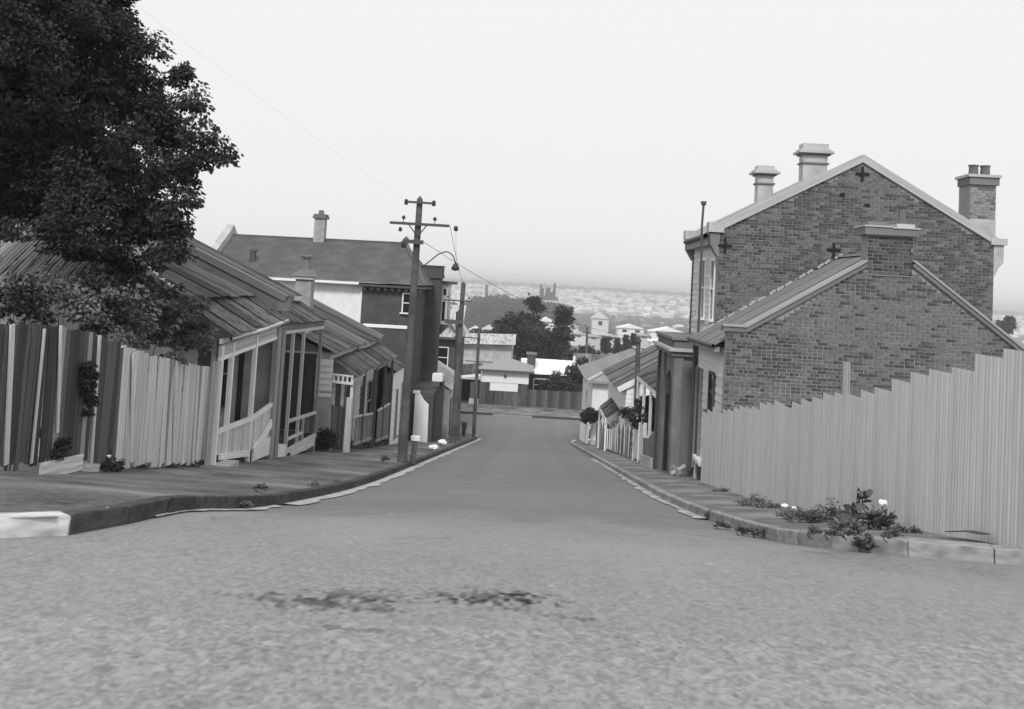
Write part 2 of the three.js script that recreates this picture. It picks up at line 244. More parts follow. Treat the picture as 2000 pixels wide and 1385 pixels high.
// kerbs, stone by stone
function kerb(path, mats, len, special) {
  const k = new THREE.Group(); k.name = numbered('kerb'); k.userData.kind = 'structure'; k.wbase = new THREE.Vector3(); scene.add(k);
  const c = []; for (let i = 1; i + 2 < path.length; i++) c.push(new THREE.Vector3(path[i][0], 0, -path[i][1]));
  const cum = [0]; for (let i = 1; i < c.length; i++) cum.push(cum[i - 1] + c[i].distanceTo(c[i - 1]));
  const at = (s) => { let i = 1; while (i < c.length - 1 && cum[i] < s) i++; return c[i - 1].clone().lerp(c[i], clamp((s - cum[i - 1]) / (cum[i] - cum[i - 1]))); };
  let s = 0, n = 0; const T = cum[cum.length - 1];
  while (s < T - 0.3) {
    const L = Math.min(len * rr(0.8, 1.2), T - s), a = at(s + 0.004), b = at(s + L - 0.004), mid = a.clone().add(b).multiplyScalar(0.5);
    const out = new THREE.Vector3().crossVectors(b.clone().sub(a).normalize(), YUP).multiplyScalar(path[0][0] < 0 ? -0.075 : 0.075);
    for (const p of [a, b]) { p.add(out); p.y = base(-p.z) - 0.1 - 0.14 + rr(-0.006, 0.006); }
    const me = bar(k, 'kerb_stone', a, b, 0.15 + rr(0, 0.02), 0.31, special(n, mid) ?? mats[Math.floor(R() * mats.length)], YUP, softBar); n++; s += L;
  }
}
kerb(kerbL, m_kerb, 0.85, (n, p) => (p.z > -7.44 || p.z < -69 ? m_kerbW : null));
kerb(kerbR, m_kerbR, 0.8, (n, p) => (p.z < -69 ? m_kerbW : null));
// concrete channel beside the kerbs, ragged at the road side
function gutter(x, sgn, d0, d1, wf, m) {
  const g = sheetG(range(0, 1, 3).map((s) => range(d0, d1, Math.round((d1 - d0) * 5)).map((d) => { const X = x + sgn * (0.0 + s * wf(d)); return V(X, roadY(X, d) + 0.016 + 0.012 * (1 - s), d); })));
  structure('gutter', g, m);
}
gutter(-3.2, 1, 13.8, 69, (d) => 0.24 + 0.2 * (fbm(d * 1.1, 3, 111, 4) - 0.5) + (hash(Math.floor(d * 1.5), 3, 2) > 0.85 ? -0.05 : 0), m_gutter);
gutter(-3.2, 1, 9.0, 13.4, (d) => Math.max(0.02, 0.06 + 0.34 * (fbm(d * 2.2, 5, 113, 4) - 0.5)), m_gutter);
gutter(2.95, -1, 16.5, 44, (d) => Math.max(0.04, 0.17 + 0.3 * (fbm(d * 1.1, 7, 115, 4) - 0.5)), m_gutter);
structure('footpath', sheetG(range(84.3, 87.6, 3).map((d) => range(-70, 70, 50).map((x) => V(x, base(d) - 0.08, d)))), M(0.34, { map: rep(pathT, 0.25, 0.25) }));
{ const k = new THREE.Group(); k.name = numbered('kerb'); k.userData.kind = 'structure'; k.wbase = new THREE.Vector3(); scene.add(k);
  for (let x = -14; x < 12; x += 1.6) { const open = x > -3.6 && x < -0.2; bar(k, 'kerb_stone', V(x, base(84.3) - (open ? 0.22 : 0.16), 84.3), V(x + 1.58, base(84.3) - (open ? 0.22 : 0.16), 84.3), 0.16, 0.2, open ? m_kerbR[1] : m_kerb[2], YUP, softBar); } }

// ---------------------------------------------------------------- leaves
// lobes: {c, r, n}: n clumps near the surface of a ball r, each clump a spray of small folded leaves
function foliage(lobes, leaf, per, clumpR, seed, { inner = 0.35, droop = 0.35, flat = 1, tone = [0.7, 1.3], narrow = 0.3 } = {}) {
  const q = rng(seed), P = [], C = [], I = [], a = new THREE.Vector3(), o = new THREE.Vector3(), e = new THREE.Vector3(), f = new THREE.Vector3(), n = new THREE.Vector3();
  const dir = (v) => { let s; do { v.set(q() * 2 - 1, q() * 2 - 1, q() * 2 - 1); s = v.length(); } while (s > 1 || s < 0.05); return v.divideScalar(s); };
  for (const L of lobes) {
    const rx = L.rx ?? L.r, ry = L.ry ?? L.r * flat, rz = L.rz ?? L.r;
    for (let k = 0; k < L.n; k++) {
      dir(a); const rad = q() < inner ? q() ** 0.5 * 0.8 : 0.82 + 0.2 * q();
      o.set(L.c.x + a.x * rx * rad, L.c.y + a.y * ry * rad, L.c.z + a.z * rz * rad);
      const t0 = lerp(tone[0], tone[1], q()), cr = clumpR * (0.6 + 0.8 * q()), ox = a.x, oz = a.z;
      for (let i = 0; i < per; i++) {
        dir(n); const rr2 = cr * q() ** 0.45, x = o.x + n.x * rr2, y = o.y + n.y * rr2 * 0.75 - droop * cr * (n.x * n.x + n.z * n.z) * 0.8, z = o.z + n.z * rr2;
        e.set(n.x + ox * 0.6 + (q() - 0.5), -droop - q() * 0.6 + 0.25, n.z + oz * 0.6 + (q() - 0.5)).normalize();
        dir(f); f.cross(e).normalize();
        const s = leaf * (0.6 + 0.8 * q()), w = s * (narrow), b = P.length / 3, t = t0 * (0.8 + 0.4 * q());
        n.crossVectors(e, f).multiplyScalar(s * 0.12);
        P.push(x, y, z, x + e.x * s * 0.5 + f.x * w + n.x, y + e.y * s * 0.5 + f.y * w + n.y, z + e.z * s * 0.5 + f.z * w + n.z, x + e.x * s, y + e.y * s, z + e.z * s, x + e.x * s * 0.5 - f.x * w + n.x, y + e.y * s * 0.5 - f.y * w + n.y, z + e.z * s * 0.5 - f.z * w + n.z);
        for (let c = 0; c < 4; c++) C.push(t, t, t);
        I.push(b, b + 1, b + 2, b, b + 2, b + 3);
      }
    }
  }
  const g = new THREE.BufferGeometry(); g.setAttribute('position', new THREE.Float32BufferAttribute(P, 3)); g.setAttribute('color', new THREE.Float32BufferAttribute(C, 3)); g.setIndex(I); g.computeVertexNormals(); return g;
}
const leafM = (g, r = 0.55) => M(g, { vertexColors: true, roughness: r, side: THREE.DoubleSide });
const m_leafTree = leafM(0.04, 0.6), m_leafShrub = leafM(0.08, 0.45), m_leafWeed = leafM(0.11), m_leafFar = leafM(0.05, 0.8), m_leafHedge = leafM(0.06, 0.8);

// ---------------------------------------------------------------- brickwork: bricks stand proud of a mortar body
const brickTones = [0.125, 0.17, 0.2, 0.21, 0.22, 0.23, 0.25, 0.1], m_brick = brickTones.map((g, i) => M(g, { map: rep(stoneT, 0.5, 0.5, i * 0.13, i * 0.29) })), m_brickAny = M(1, { map: rep(stoneT, 0.5, 0.5) });
const brickBox = new THREE.BoxGeometry(0.2225, 0.066, 0.03), headBox = new THREE.BoxGeometry(0.1035, 0.066, 0.03);
// inside(x, y) says where the wall is; grime(x, y) gives 0..1 soot; the largest 300 are meshes of their own
function brickFace(wall, x0, x1, y0, y1, d, inside, grime, seed, limit = 300, tone = 1) {
  const q = rng(seed), L = [], ch = 0.0825, cw = 0.2385;
  for (let r = 0, y = y0 + ch / 2; y < y1; r++, y += ch) {
    const header = r % 5 === 2, step = header ? cw / 2 : cw, off = (r % 2) * step * 0.5 + (q() - 0.5) * 0.02;
    for (let x = x0 - off + step / 2; x < x1 + step; x += step) {
      const a0 = Math.max(x - step / 2 + 0.006, x0 + 0.001), a1 = Math.min(x + step / 2 - 0.006, x1 - 0.001), xc = (a0 + a1) / 2; if (a1 - a0 < 0.035) continue;
      if (![[a0, -1], [a1, -1], [a0, 1], [a1, 1]].every(([a, b]) => inside(a, y + b * 0.036))) continue;
      const g = grime(x, y); let t = 2 + Math.floor(q() * 5); if (q() < 0.13) t = q() < 0.4 ? 7 : 0; if (q() < g) t = q() < 0.5 ? 0 : q() < 0.6 ? 1 : 7;
      L.push({ x: xc + (q() - 0.5) * 0.004, y: y + (q() - 0.5) * 0.005, z: -d - 0.007 + q() * 0.004, t, header, s: (a1 - a0) / (step - 0.012), k: Math.hypot(x, y - 1.6, d) });
    }
  }
  L.sort((a, b) => a.k - b.k);
  const b = wb(wall);
  for (const k of L.slice(0, limit)) { const me = add(new THREE.Mesh(k.header ? headBox : brickBox, m_brick[k.t]), 'brick', wall); me.position.set(k.x - b.x, k.y - b.y, k.z - b.z); me.scale.x = k.s; }
  for (const hd of [false, true]) {
    const rest = L.slice(limit).filter((k) => k.header === hd); if (!rest.length) continue;
    const im = new THREE.InstancedMesh(hd ? headBox : brickBox, m_brickAny, rest.length), mt = new THREE.Matrix4(), c = new THREE.Color();
    rest.forEach((k, i) => { im.setMatrixAt(i, mt.makeScale(k.s, 1, 1).setPosition(k.x - b.x, k.y - b.y, k.z - b.z)); const g = brickTones[k.t] * tone; im.setColorAt(i, c.setRGB(g, g, g)); });
    add(im, 'far_bricks', wall); im.userData.kind = 'stuff';
  }
}

// ---------------------------------------------------------------- right: corrugated iron fence
const fenceX = (d) => 4.6 - 0.15 * (d - 9.7) / 16.5;
{
  const f = thing('corrugated_fence', 'pale corrugated iron fence stepping downhill in front of the brick cottage', 'fence', V(4.5, base(18), 18));
  let d = 8.4, i = 0;
  while (d < 26.2) {
    const w = Math.min(rr(0.55, 0.68), 26.3 - d), y0 = base(d + w) - 0.1, top = base(d + w) + 1.80 + rr(-0.05, 0.06), a = V(fenceX(d), y0, d), b = V(fenceX(d + w), y0, d + w);
    const e = b.sub(a).multiplyScalar(1.03);
    sheet(f, 'iron_sheet', a.clone().add(new THREE.Vector3((i % 2) * 0.006, 0, 0)), e, new THREE.Vector3(0, top - y0, rr(-0.008, 0.008)), m_fence[Math.floor(R() * 4)], corrLow);
    d += w; i++;
  }
  for (const d of [10.4, 12.8, 15.25, 17.6, 20, 22.4, 24.8]) { const hi = d === 15.25 ? 0.52 : -0.12; post(f, 'post', V(fenceX(d) + 0.09, base(d) - 0.2, d), V(fenceX(d) + 0.09, base(d) + 1.72 + hi, d), 0.1, 0.1, m_woodMid[1]); }
  for (const h of [0.35, 1.35]) bar(f, 'rail', V(fenceX(9) + 0.06, base(9) + h, 9), V(fenceX(26) + 0.06, base(26) + h, 26), 0.05, 0.08, m_woodMid[0]);
}

// ---------------------------------------------------------------- right: brick cottage
{
  const D = 24.4, c = thing('brick_cottage', 'low brick gabled cottage with broad capped chimney behind the iron fence', 'cottage', V(8, base(26), 26));
  const out = [[4.6, -3.3], [4.6, 0.8], [5.02, 0.8], [7.78, 2.5], [8.92, 2.56], [11.42, 0.72], [11.42, -3.3]];
  const wall = geo(c, 'gable_wall', wallG(out, D, 0.26), m_mortar);
  const topY = (x) => (x < 5.02 ? 0.8 : x < 7.78 ? 0.8 + (x - 5.02) * 0.616 : x < 8.92 ? 2.56 : 2.56 - (x - 8.92) * 0.736);
  brickFace(wall, 4.6, 11.42, -2.4, 3, D, (x, y) => y < topY(x), (x, y) => 0.6 * sm(0.52, 0.62, fbm(x * 0.8, y * 0.8, 121, 4)) + (y > 1.7 && Math.abs(x - 8.3) < 1.1 ? 0.5 : 0), 5);
  // coping along the rakes with a thin lighter lip
  const rake = (a, b, nm = 'coping') => { bar(c, nm, a, b, 0.36, 0.1, m_stucco); const up = new THREE.Vector3(0, 0.085, 0); bar(c, nm, a.clone().add(up), b.clone().add(up), 0.42, 0.05, m_copingWorn); };
  rake(V(4.5, 0.85, D + 0.1), V(5.03, 0.85, D + 0.1)); rake(V(5.03, 0.84, D + 0.1), V(7.8, 2.545, D + 0.1)); rake(V(8.9, 2.605, D + 0.1), V(11.55, 0.66, D + 0.1));
  // chimney
  const ch = geo(c, 'chimney', boxG(7.83, 8.88, 2.3, 3.28, D - 0.03, D + 0.5), m_mortarDark);
  brickFace(ch, 7.83, 8.88, 2.32, 3.26, D - 0.03, () => true, () => 0.6, 9, 0, 0.65);
  geo(ch, 'cap', boxG(7.72, 8.98, 3.26, 3.44, D - 0.13, D + 0.6), m_stucco); 
  { const g = boxG(7.69, 8.36, 3.441, 3.475, D - 0.16, D + 0.63); geo(ch, 'cap', g, m_stuccoPale); const g2 = boxG(8.365, 9.0, 3.425, 3.46, D - 0.16, D + 0.63); geo(ch, 'cap', g2, m_stuccoPale); }
  geo(ch, 'cap', boxG(7.8, 8.28, 3.476, 3.57, D - 0.06, D + 0.5), m_stucco); geo(ch, 'cap', boxG(8.48, 8.9, 3.461, 3.55, D - 0.06, D + 0.5), m_stuccoPale);
  geo(ch, 'chimney_pot', latheG([[0.1, 3.5], [0.085, 3.9], [0.08, 3.94], [0.13, 3.97], [0.13, 4.02], [0.07, 4.03], [0.07, 3.6]], V(8.68, 0, D + 0.2)), m_stuccoDark);
  // roof
  const eL = 0.44, rX = 8.42, rY = 2.86, D1 = 28.55;
  const roofM = [0.2, 0.21].map((g, i) => M(g, { map: rep(paintT, 1, 1, i * 0.3, 0), roughness: 0.8 }));
  ironSlope(c, V(4.38, eL, D1), V(4.38, eL, D + 0.22), V(rX, rY, 0).sub(V(4.38, eL, 0)), roofM, 0.66, 'roof_sheet', 0.01);
  ironSlope(c, V(11.75, 0.45, D + 0.22), V(11.75, 0.45, D1), V(rX, rY, 0).sub(V(11.75, 0.45, 0)), roofM, 0.66, 'roof_sheet', 0.01);
  bar(c, 'ridge_cap', V(rX, rY + 0.02, D + 0.2), V(rX, rY + 0.02, D1), 0.22, 0.05, m_coping);
  for (let i = 0; i < 15; i++) { const t = (i + 0.2 + R() * 0.5) / 15; const p = V(lerp(4.5, rX, t), lerp(eL, rY, t) + 0.07, D1 - 0.06); bar(c, 'flashing', p, p.clone().add(new THREE.Vector3(0.2 * rr(0.6, 1.1), 0.12, 0)), 0.1, 0.05, m_stuccoPale); }
  // street front
  box(c, 'front_wall', 4.64, 4.9, -3.6, 0.42, D + 0.26, D1, m_stucco);
  clad(c, V(4.64, -3.35, D1), new THREE.Vector3(0, 0, 1), new THREE.Vector3(-1, 0, 0), D1 - D - 0.02, 3.72, m_cream, [[0.0, 0.95, 0.3, 2.95], [1.98, 2.86, 2.02, 3.02], [0.6, 1.7, 0, 0.62]], 0.2);
  box(c, 'fascia', 4.36, 4.5, 0.28, 0.4, D + 0.3, D1, m_grey);
  geo(c, 'gutter', tubeG([V(4.33, 0.42, D + 0.2), V(4.33, 0.4, D1)], 0.05), m_darkPaint);
  const dr = box(c, 'door', 4.61, 4.66, -3.05, -0.38, 27.72, 28.42, m_darkPaint); 
  bar(dr, 'frame', V(4.6, -3.1, 27.68), V(4.6, -0.34, 27.68), 0.09, 0.09, m_grey, new THREE.Vector3(0, 0, 1)); bar(dr, 'frame', V(4.6, -3.1, 28.47), V(4.6, -0.34, 28.47), 0.09, 0.09, m_grey, new THREE.Vector3(0, 0, 1));
  windowUnit(c, V(4.63, -1.3, 26.52), new THREE.Vector3(0, 0, 1), new THREE.Vector3(-1, 0, 0), 0.78, 0.94, m_darkPaint, m_glass, {});
  box(c, 'basement_opening', 4.6, 4.66, -3.5, -2.8, 26.9, 27.8, m_woodDark[0]); bar(c, 'basement_lintel', V(4.56, -2.74, 26.8), V(4.56, -2.7, 27.9), 0.16, 0.1, m_white); bar(c, 'basement_jamb', V(4.58, -3.5, 27.85), V(4.58, -2.75, 27.85), 0.08, 0.08, m_white, new THREE.Vector3(0, 0, 1));  // shade of the basement opening is a flat dark board on the solid wall
  geo(c, 'downpipe', tubeG([V(4.5, 0.36, 28.5), V(4.52, -0.2, 28.5), V(4.52, -3.2, 28.5)], 0.05), m_darkPaint);
}

// ---------------------------------------------------------------- right: two-storey brick house with its arcaded porch
{
  const D = 28.6, D1 = 33.2, c = thing('brick_house', 'tall two-storey brick house with stone-coped gable and cross-shaped wall ties', 'house', V(9, base(31), 31));
  const X0 = 5.06, X1 = 12.65, PX = 8.95, PY = 5.58, EY = 3.46;
  const topY = (x) => (x < PX ? EY + (x - X0) / (PX - X0) * (PY - EY) : EY + (X1 - x) / (X1 - PX) * (PY - EY));
  const wall = geo(c, 'gable_wall', wallG([[X0, -3.9], [X0, EY], [PX, PY], [X1, EY], [X1, -3.9]], D, 0.3), m_mortarDark);
  brickFace(wall, X0, X1, 0.0, 5.7, D, (x, y) => y < topY(x) && !(y < 0.5 + 2.2 * Math.min((x - 4.5) / 3.8, (11.8 - x) / 3.4)),
    (x, y) => 0.8 * sm(0.5, 0.6, fbm(x * 0.6 + 4, y * 0.9, 131, 4)) + (x < 5.6 && y < 3.2 ? 0.35 : 0) + (x < 7.4 && y > 2.4 && y < 3.4 ? 0.5 * sm(0.35, 0.6, vn(x * 2, y * 2, 133)) : 0), 11);
  for (const [u, v] of [[1684, 340], [1628, 488], [1416, 480]]) { const p = ZP(u, v, D); const t = new THREE.Group(); t.wbase = wb(c).clone(); t.name = 'wall_tie'; c.add(t); bar(t, 'arm', V(p.x - 0.19, p.y, D - 0.03), V(p.x + 0.19, p.y, D - 0.03), 0.04, 0.065, m_black); bar(t, 'arm', V(p.x, p.y - 0.2, D - 0.028), V(p.x, p.y + 0.2, D - 0.028), 0.065, 0.04, m_black, new THREE.Vector3(0, 0, 1)); }
  box(wall, 'vent_brick', 8.35, 8.5, 4.55, 4.66, D - 0.012, D + 0.05, m_black); box(wall, 'vent_brick', 9.05, 9.2, 4.3, 4.4, D - 0.012, D + 0.05, m_black);
  const nG = new THREE.Vector3(0, 0, 1);
  for (const [dd, nm] of [[D + 0.13, 'coping'], [D1, 'far_coping']]) {
    bar(c, nm, V(X0 - 0.06, EY + 0.05, dd), V(PX + 0.02, PY + 0.09, dd), 0.42, 0.2, m_coping); bar(c, nm, V(PX - 0.02, PY + 0.09, dd - 0.002), V(X1 + 0.1, EY + 0.04, dd - 0.002), 0.42, 0.2, m_coping);
    // kneelers: corbelled blocks at the foot of each rake
    box(c, 'kneeler', X0 - 0.3, X0 + 0.12, EY - 0.08, EY + 0.2, dd - 0.23, dd + 0.22, m_coping); geo(c, 'kneeler', wallG([[X0 - 0.24, EY - 0.1], [X0 + 0.02, EY - 0.1], [X0 + 0.02, EY - 0.75], [X0 - 0.03, EY - 0.75], [X0 - 0.24, EY - 0.4]], dd - 0.16, 0.34), m_stucco);
  }
  box(c, 'kneeler', X1 - 0.12, X1 + 0.32, EY - 0.02, EY + 0.16, D - 0.1, D + 0.36, m_coping); geo(c, 'kneeler', wallG([[X1 - 0.02, EY - 0.03], [X1 + 0.25, EY - 0.03], [X1 + 0.25, EY - 0.5], [X1 + 0.12, EY - 0.66], [X1 - 0.02, EY - 0.95]], D - 0.03, 0.34), m_stuccoPale);
  ironSlope(c, V(X0 - 0.25, EY - 0.2, D1 - 0.2), V(X0 - 0.25, EY - 0.2, D + 0.34), V(PX, PY - 0.08, 0).sub(V(X0 - 0.25, EY - 0.2, 0)), m_iron, 0.7); ironSlope(c, V(X1 + 0.25, EY - 0.2, D + 0.34), V(X1 + 0.25, EY - 0.2, D1 - 0.2), V(PX, PY - 0.08, 0).sub(V(X1 + 0.25, EY - 0.2, 0)), m_iron, 0.7);
  geo(c, 'far_gable_wall', wallG([[X0, -4.4], [X0, EY], [PX, PY], [X1, EY], [X1, -4.4]], D1 - 0.2, 0.3), m_brickFar);
  box(c, 'back_wall', X1 - 0.3, X1 - 0.003, -4.2, EY, D + 0.3, D1 - 0.2, m_brickFar);
  box(c, 'front_wall', X0 + 0.03, X0 + 0.3, -4.2, EY - 0.2, D + 0.3, D1 - 0.2, m_stucco);
  clad(c, V(X0 + 0.03, 0.1, D1 - 0.2), nG, new THREE.Vector3(-1, 0, 0), D1 - D - 0.24, 3.1, m_cream, [[1.3, 2.55, 0.85, 2.55], [3.45, 4.1, 0.85, 2.5]], 0.17);
  windowUnit(c, V(X0 + 0.02, 0.95, 31.7), nG, new THREE.Vector3(-1, 0, 0), 1.25, 1.7, m_white, m_glass, { mull: 1 }); windowUnit(c, V(X0 + 0.02, 0.95, 29.55), nG, new THREE.Vector3(-1, 0, 0), 0.62, 1.65, m_white, m_glass, {});
  geo(c, 'gutter', tubeG([V(X0 - 0.3, EY - 0.16, D + 0.4), V(X0 - 0.3, EY - 0.18, D1 - 0.25)], 0.07), m_darkPaint); box(c, 'eave_cornice', X0 - 0.25, X0 + 0.02, EY - 0.42, EY - 0.22, D + 0.36, D1 - 0.24, m_grey);
  geo(c, 'vent_pipe', tubeG([V(4.62, -3.2, 28.75), V(4.62, 2.9, 28.75), V(4.6, 3.4, 28.75), V(4.62, 4.15, 28.75)], 0.035, 40), m_darkPaint); geo(c, 'vent_cowl', latheG([[0.001, 0.1], [0.08, 0.1], [0.08, 0.03], [0.045, -0.02]], V(4.62, 4.14, 28.75)), m_darkPaint);
  // chimneys
  const stack = (x0, x1, y0, y1, d0, d1, cap) => {
    const ch = box(c, 'chimney', x0, x1, y0, y1, d0, d1, m_stuccoPale); const h = y1 - y0;
    box(ch, 'cap', x0 - 0.05, x1 + 0.05, y1 - 0.28, y1 - 0.23, d0 - 0.05, d1 + 0.05, m_stucco);
    box(ch, 'cap', x0 - 0.07, x1 + 0.07, y1 + 0.001, y1 + 0.06, d0 - 0.07, d1 + 0.07, m_stucco); box(ch, 'cap', x0 - 0.17, x1 + 0.17, y1 + 0.06, y1 + 0.13, d0 - 0.17, d1 + 0.17, m_coping);
    box(ch, 'cap', x0 - 0.09, x1 + 0.09, y1 + 0.131, y1 + 0.2, d0 - 0.09, d1 + 0.09, m_coping); box(ch, 'cap', x0 - 0.02, x1 + 0.02, y1 + 0.201, y1 + cap, d0 - 0.02, d1 + 0.02, m_stuccoPale); return ch;
  };
  stack(7.0, 7.5, 4.3, 5.56, 32.95, 33.4, 0.32); stack(8.42, 9.2, 5, 6.3, 32.95, 33.45, 0.38);
  const ch = box(c, 'chimney', 12.62, 13.38, 3.2, 4.3, 30.2, 30.95, m_stuccoPale); 
  { const b = box(ch, 'brick_stack', 12.6, 13.36, 4.3, 5.28, 30.19, 30.96, m_mortar); brickFace(ch, 12.6, 13.36, 4.3, 5.28, 30.19, () => true, () => 0.05, 15, 0, 1.7); }
  box(ch, 'cap', 12.56, 13.42, 5.282, 5.5, 30.1, 31.0, m_stucco); box(ch, 'cap', 12.5, 13.46, 5.501, 5.58, 30.05, 31.05, m_coping);
  for (const x of [12.82, 13.16]) geo(ch, 'chimney_pot', latheG([[0.14, 5.58], [0.125, 5.85], [0.15, 5.86], [0.15, 5.9], [0.09, 5.9], [0.09, 5.6]], V(x, 0, 30.5)), m_stuccoDark);
  // porch: rendered arcade between the house and the footpath
  const P0 = 29.5, P1 = 33.3, po = geo(c, 'porch', sideG([[P0 + 0.25, -4.4], [P0 + 0.25, -0.15], [P1, -0.15], [P1, -4.4]], 4.18, 0.22, [(() => { const q = []; for (let i = 0; i <= 12; i++) { const a = Math.PI * i / 12; q.push([31.0 + 0.6 * Math.cos(a), -1.1 + 0.42 * Math.sin(a)]); } return [[31.6, -4.2], ...q, [30.4, -4.2]]; })(), [[32.0, -2.2], [32.0, -1.0], [32.7, -1.0], [32.7, -2.2]]]), m_stucco);
  box(po, 'side_wall', 4.18, 5.05, -4.4, -0.15, P0, P0 + 0.25, m_stucco); box(po, 'pilaster', 4.1, 4.36, -4.3, -0.16, P0 - 0.07, P0 + 0.2, m_stucco); box(po, 'pilaster', 4.1, 4.2, -4.3, -0.16, 31.72, 31.95, m_stucco);
  box(po, 'cornice', 4.02, 5.1, -0.15, -0.02, P0 - 0.14, P1 + 0.05, m_stucco); box(po, 'cornice', 3.92, 5.1, -0.02, 0.07, P0 - 0.24, P1 + 0.1, m_coping); box(po, 'parapet', 4.08, 5.05, 0.071, 0.3, P0 - 0.05, P1, m_stuccoDark); box(po, 'cornice', 4.0, 5.05, 0.301, 0.38, P0 - 0.12, P1 + 0.06, m_stucco);
  box(po, 'floor', 4.42, 5.04, -4.4, -3.6, P0 + 0.26, P1, m_stuccoDark); box(po, 'inner_wall', 5.03, 5.06, -3.6, -0.2, P0 + 0.26, P1, m_stucco);
  geo(c, 'downpipe', tubeG([V(4.12, -0.2, 33.0), V(4.1, -1.5, 33.0), V(4.1, -4, 33.0)], 0.05), m_darkPaint); geo(c, 'downpipe', tubeG([V(4.05, -1.3, 30.15), V(4.05, -3.5, 30.15)], 0.06), m_black);
}

// ---------------------------------------------------------------- right: houses farther down
const e1 = new THREE.Vector3(0, 0, 1), west = new THREE.Vector3(-1, 0, 0), east = new THREE.Vector3(1, 0, 0);
{ // verandah cottage
  const c = thing('verandah_cottage', 'small cottage with bullnosed iron verandah and lacy white valance beside the arcaded porch', 'cottage', V(7, base(37), 37));
  box(c, 'wall', 5.4, 10, -5.2, -1.0, 33.5, 41, m_stuccoPale);
  ironSlope(c, V(5.2, -1.05, 41.2), V(5.2, -1.05, 33.4), new THREE.Vector3(2.4, 1.1, 0), m_ironOld, 0.7); ironSlope(c, V(10, -1.05, 33.4), V(10, -1.05, 41.2), new THREE.Vector3(-2.4, 1.1, 0), m_ironOld, 0.7);
  ironSlope(c, V(4.2, -1.62, 40.5), V(4.2, -1.62, 33.5), new THREE.Vector3(1.2, 0.5, 0), m_ironOld, 0.7);
  bar(c, 'fascia', V(4.24, -1.72, 33.5), V(4.24, -1.72, 40.5), 0.05, 0.16, m_white);
  for (const d of [33.7, 36.0, 38.2, 40.4]) { post(c, 'post', V(4.26, -5, d), V(4.26, -1.7, d), 0.1, 0.1, m_white);
    for (const s of [-1, 1]) for (let k = 0; k < 3; k++) bar(c, 'lace_bracket', V(4.26, -1.8 - k * 0.16, d + s * 0.05), V(4.26, -1.8, d + s * (0.55 - k * 0.16)), 0.03, 0.05, m_white); }
  box(c, 'door', 5.36, 5.42, -4.6, -2.4, 36.4, 37.4, m_dark); windowUnit(c, V(5.39, -3.7, 39.8), e1, west, 1.1, 1.5, m_white, m_glass); windowUnit(c, V(5.39, -3.4, 35.6), e1, west, 1.1, 1.5, m_white, m_glass);
}
{ // garden wall and gate panels
  const c = thing('garden_wall', 'low rendered garden wall with a sloping top in front of the verandah', 'wall', V(4.2, base(35), 35));
  geo(c, 'wall_body', sideG([[33.35, -4.6], [33.35, -2.95], [34.2, -3.02], [35.2, -3.35], [36.6, -3.5], [36.6, -5]], 4.12, 0.16), m_stucco); bar(c, 'plinth', V(4.1, base(33.5) + 0.12, 33.4), V(4.1, base(36.6) + 0.12, 36.6), 0.1, 0.35, m_stuccoPale);
  const g = thing('garden_gate', 'pair of pale boarded gate leaves hung beside the picket fence', 'gate', V(4.2, base(38), 38));
  for (let i = 0; i < 16; i++) { const d = 36.8 + i * 0.2, k = i < 7 ? 0 : 0.1; post(g, 'board', V(4.16, base(d) + 0.05, d + k), V(4.16, base(d) + 1.25 + 0.1 * Math.sin(i * 0.5), d + k), 0.03, 0.18, m_woodPale[i % 5]); }
  for (const d of [36.7, 38.2, 40.1]) post(g, 'gate_post', V(4.18, base(d) - 0.1, d), V(4.18, base(d) + 1.4, d), 0.12, 0.12, m_woodWhite[0]);
}
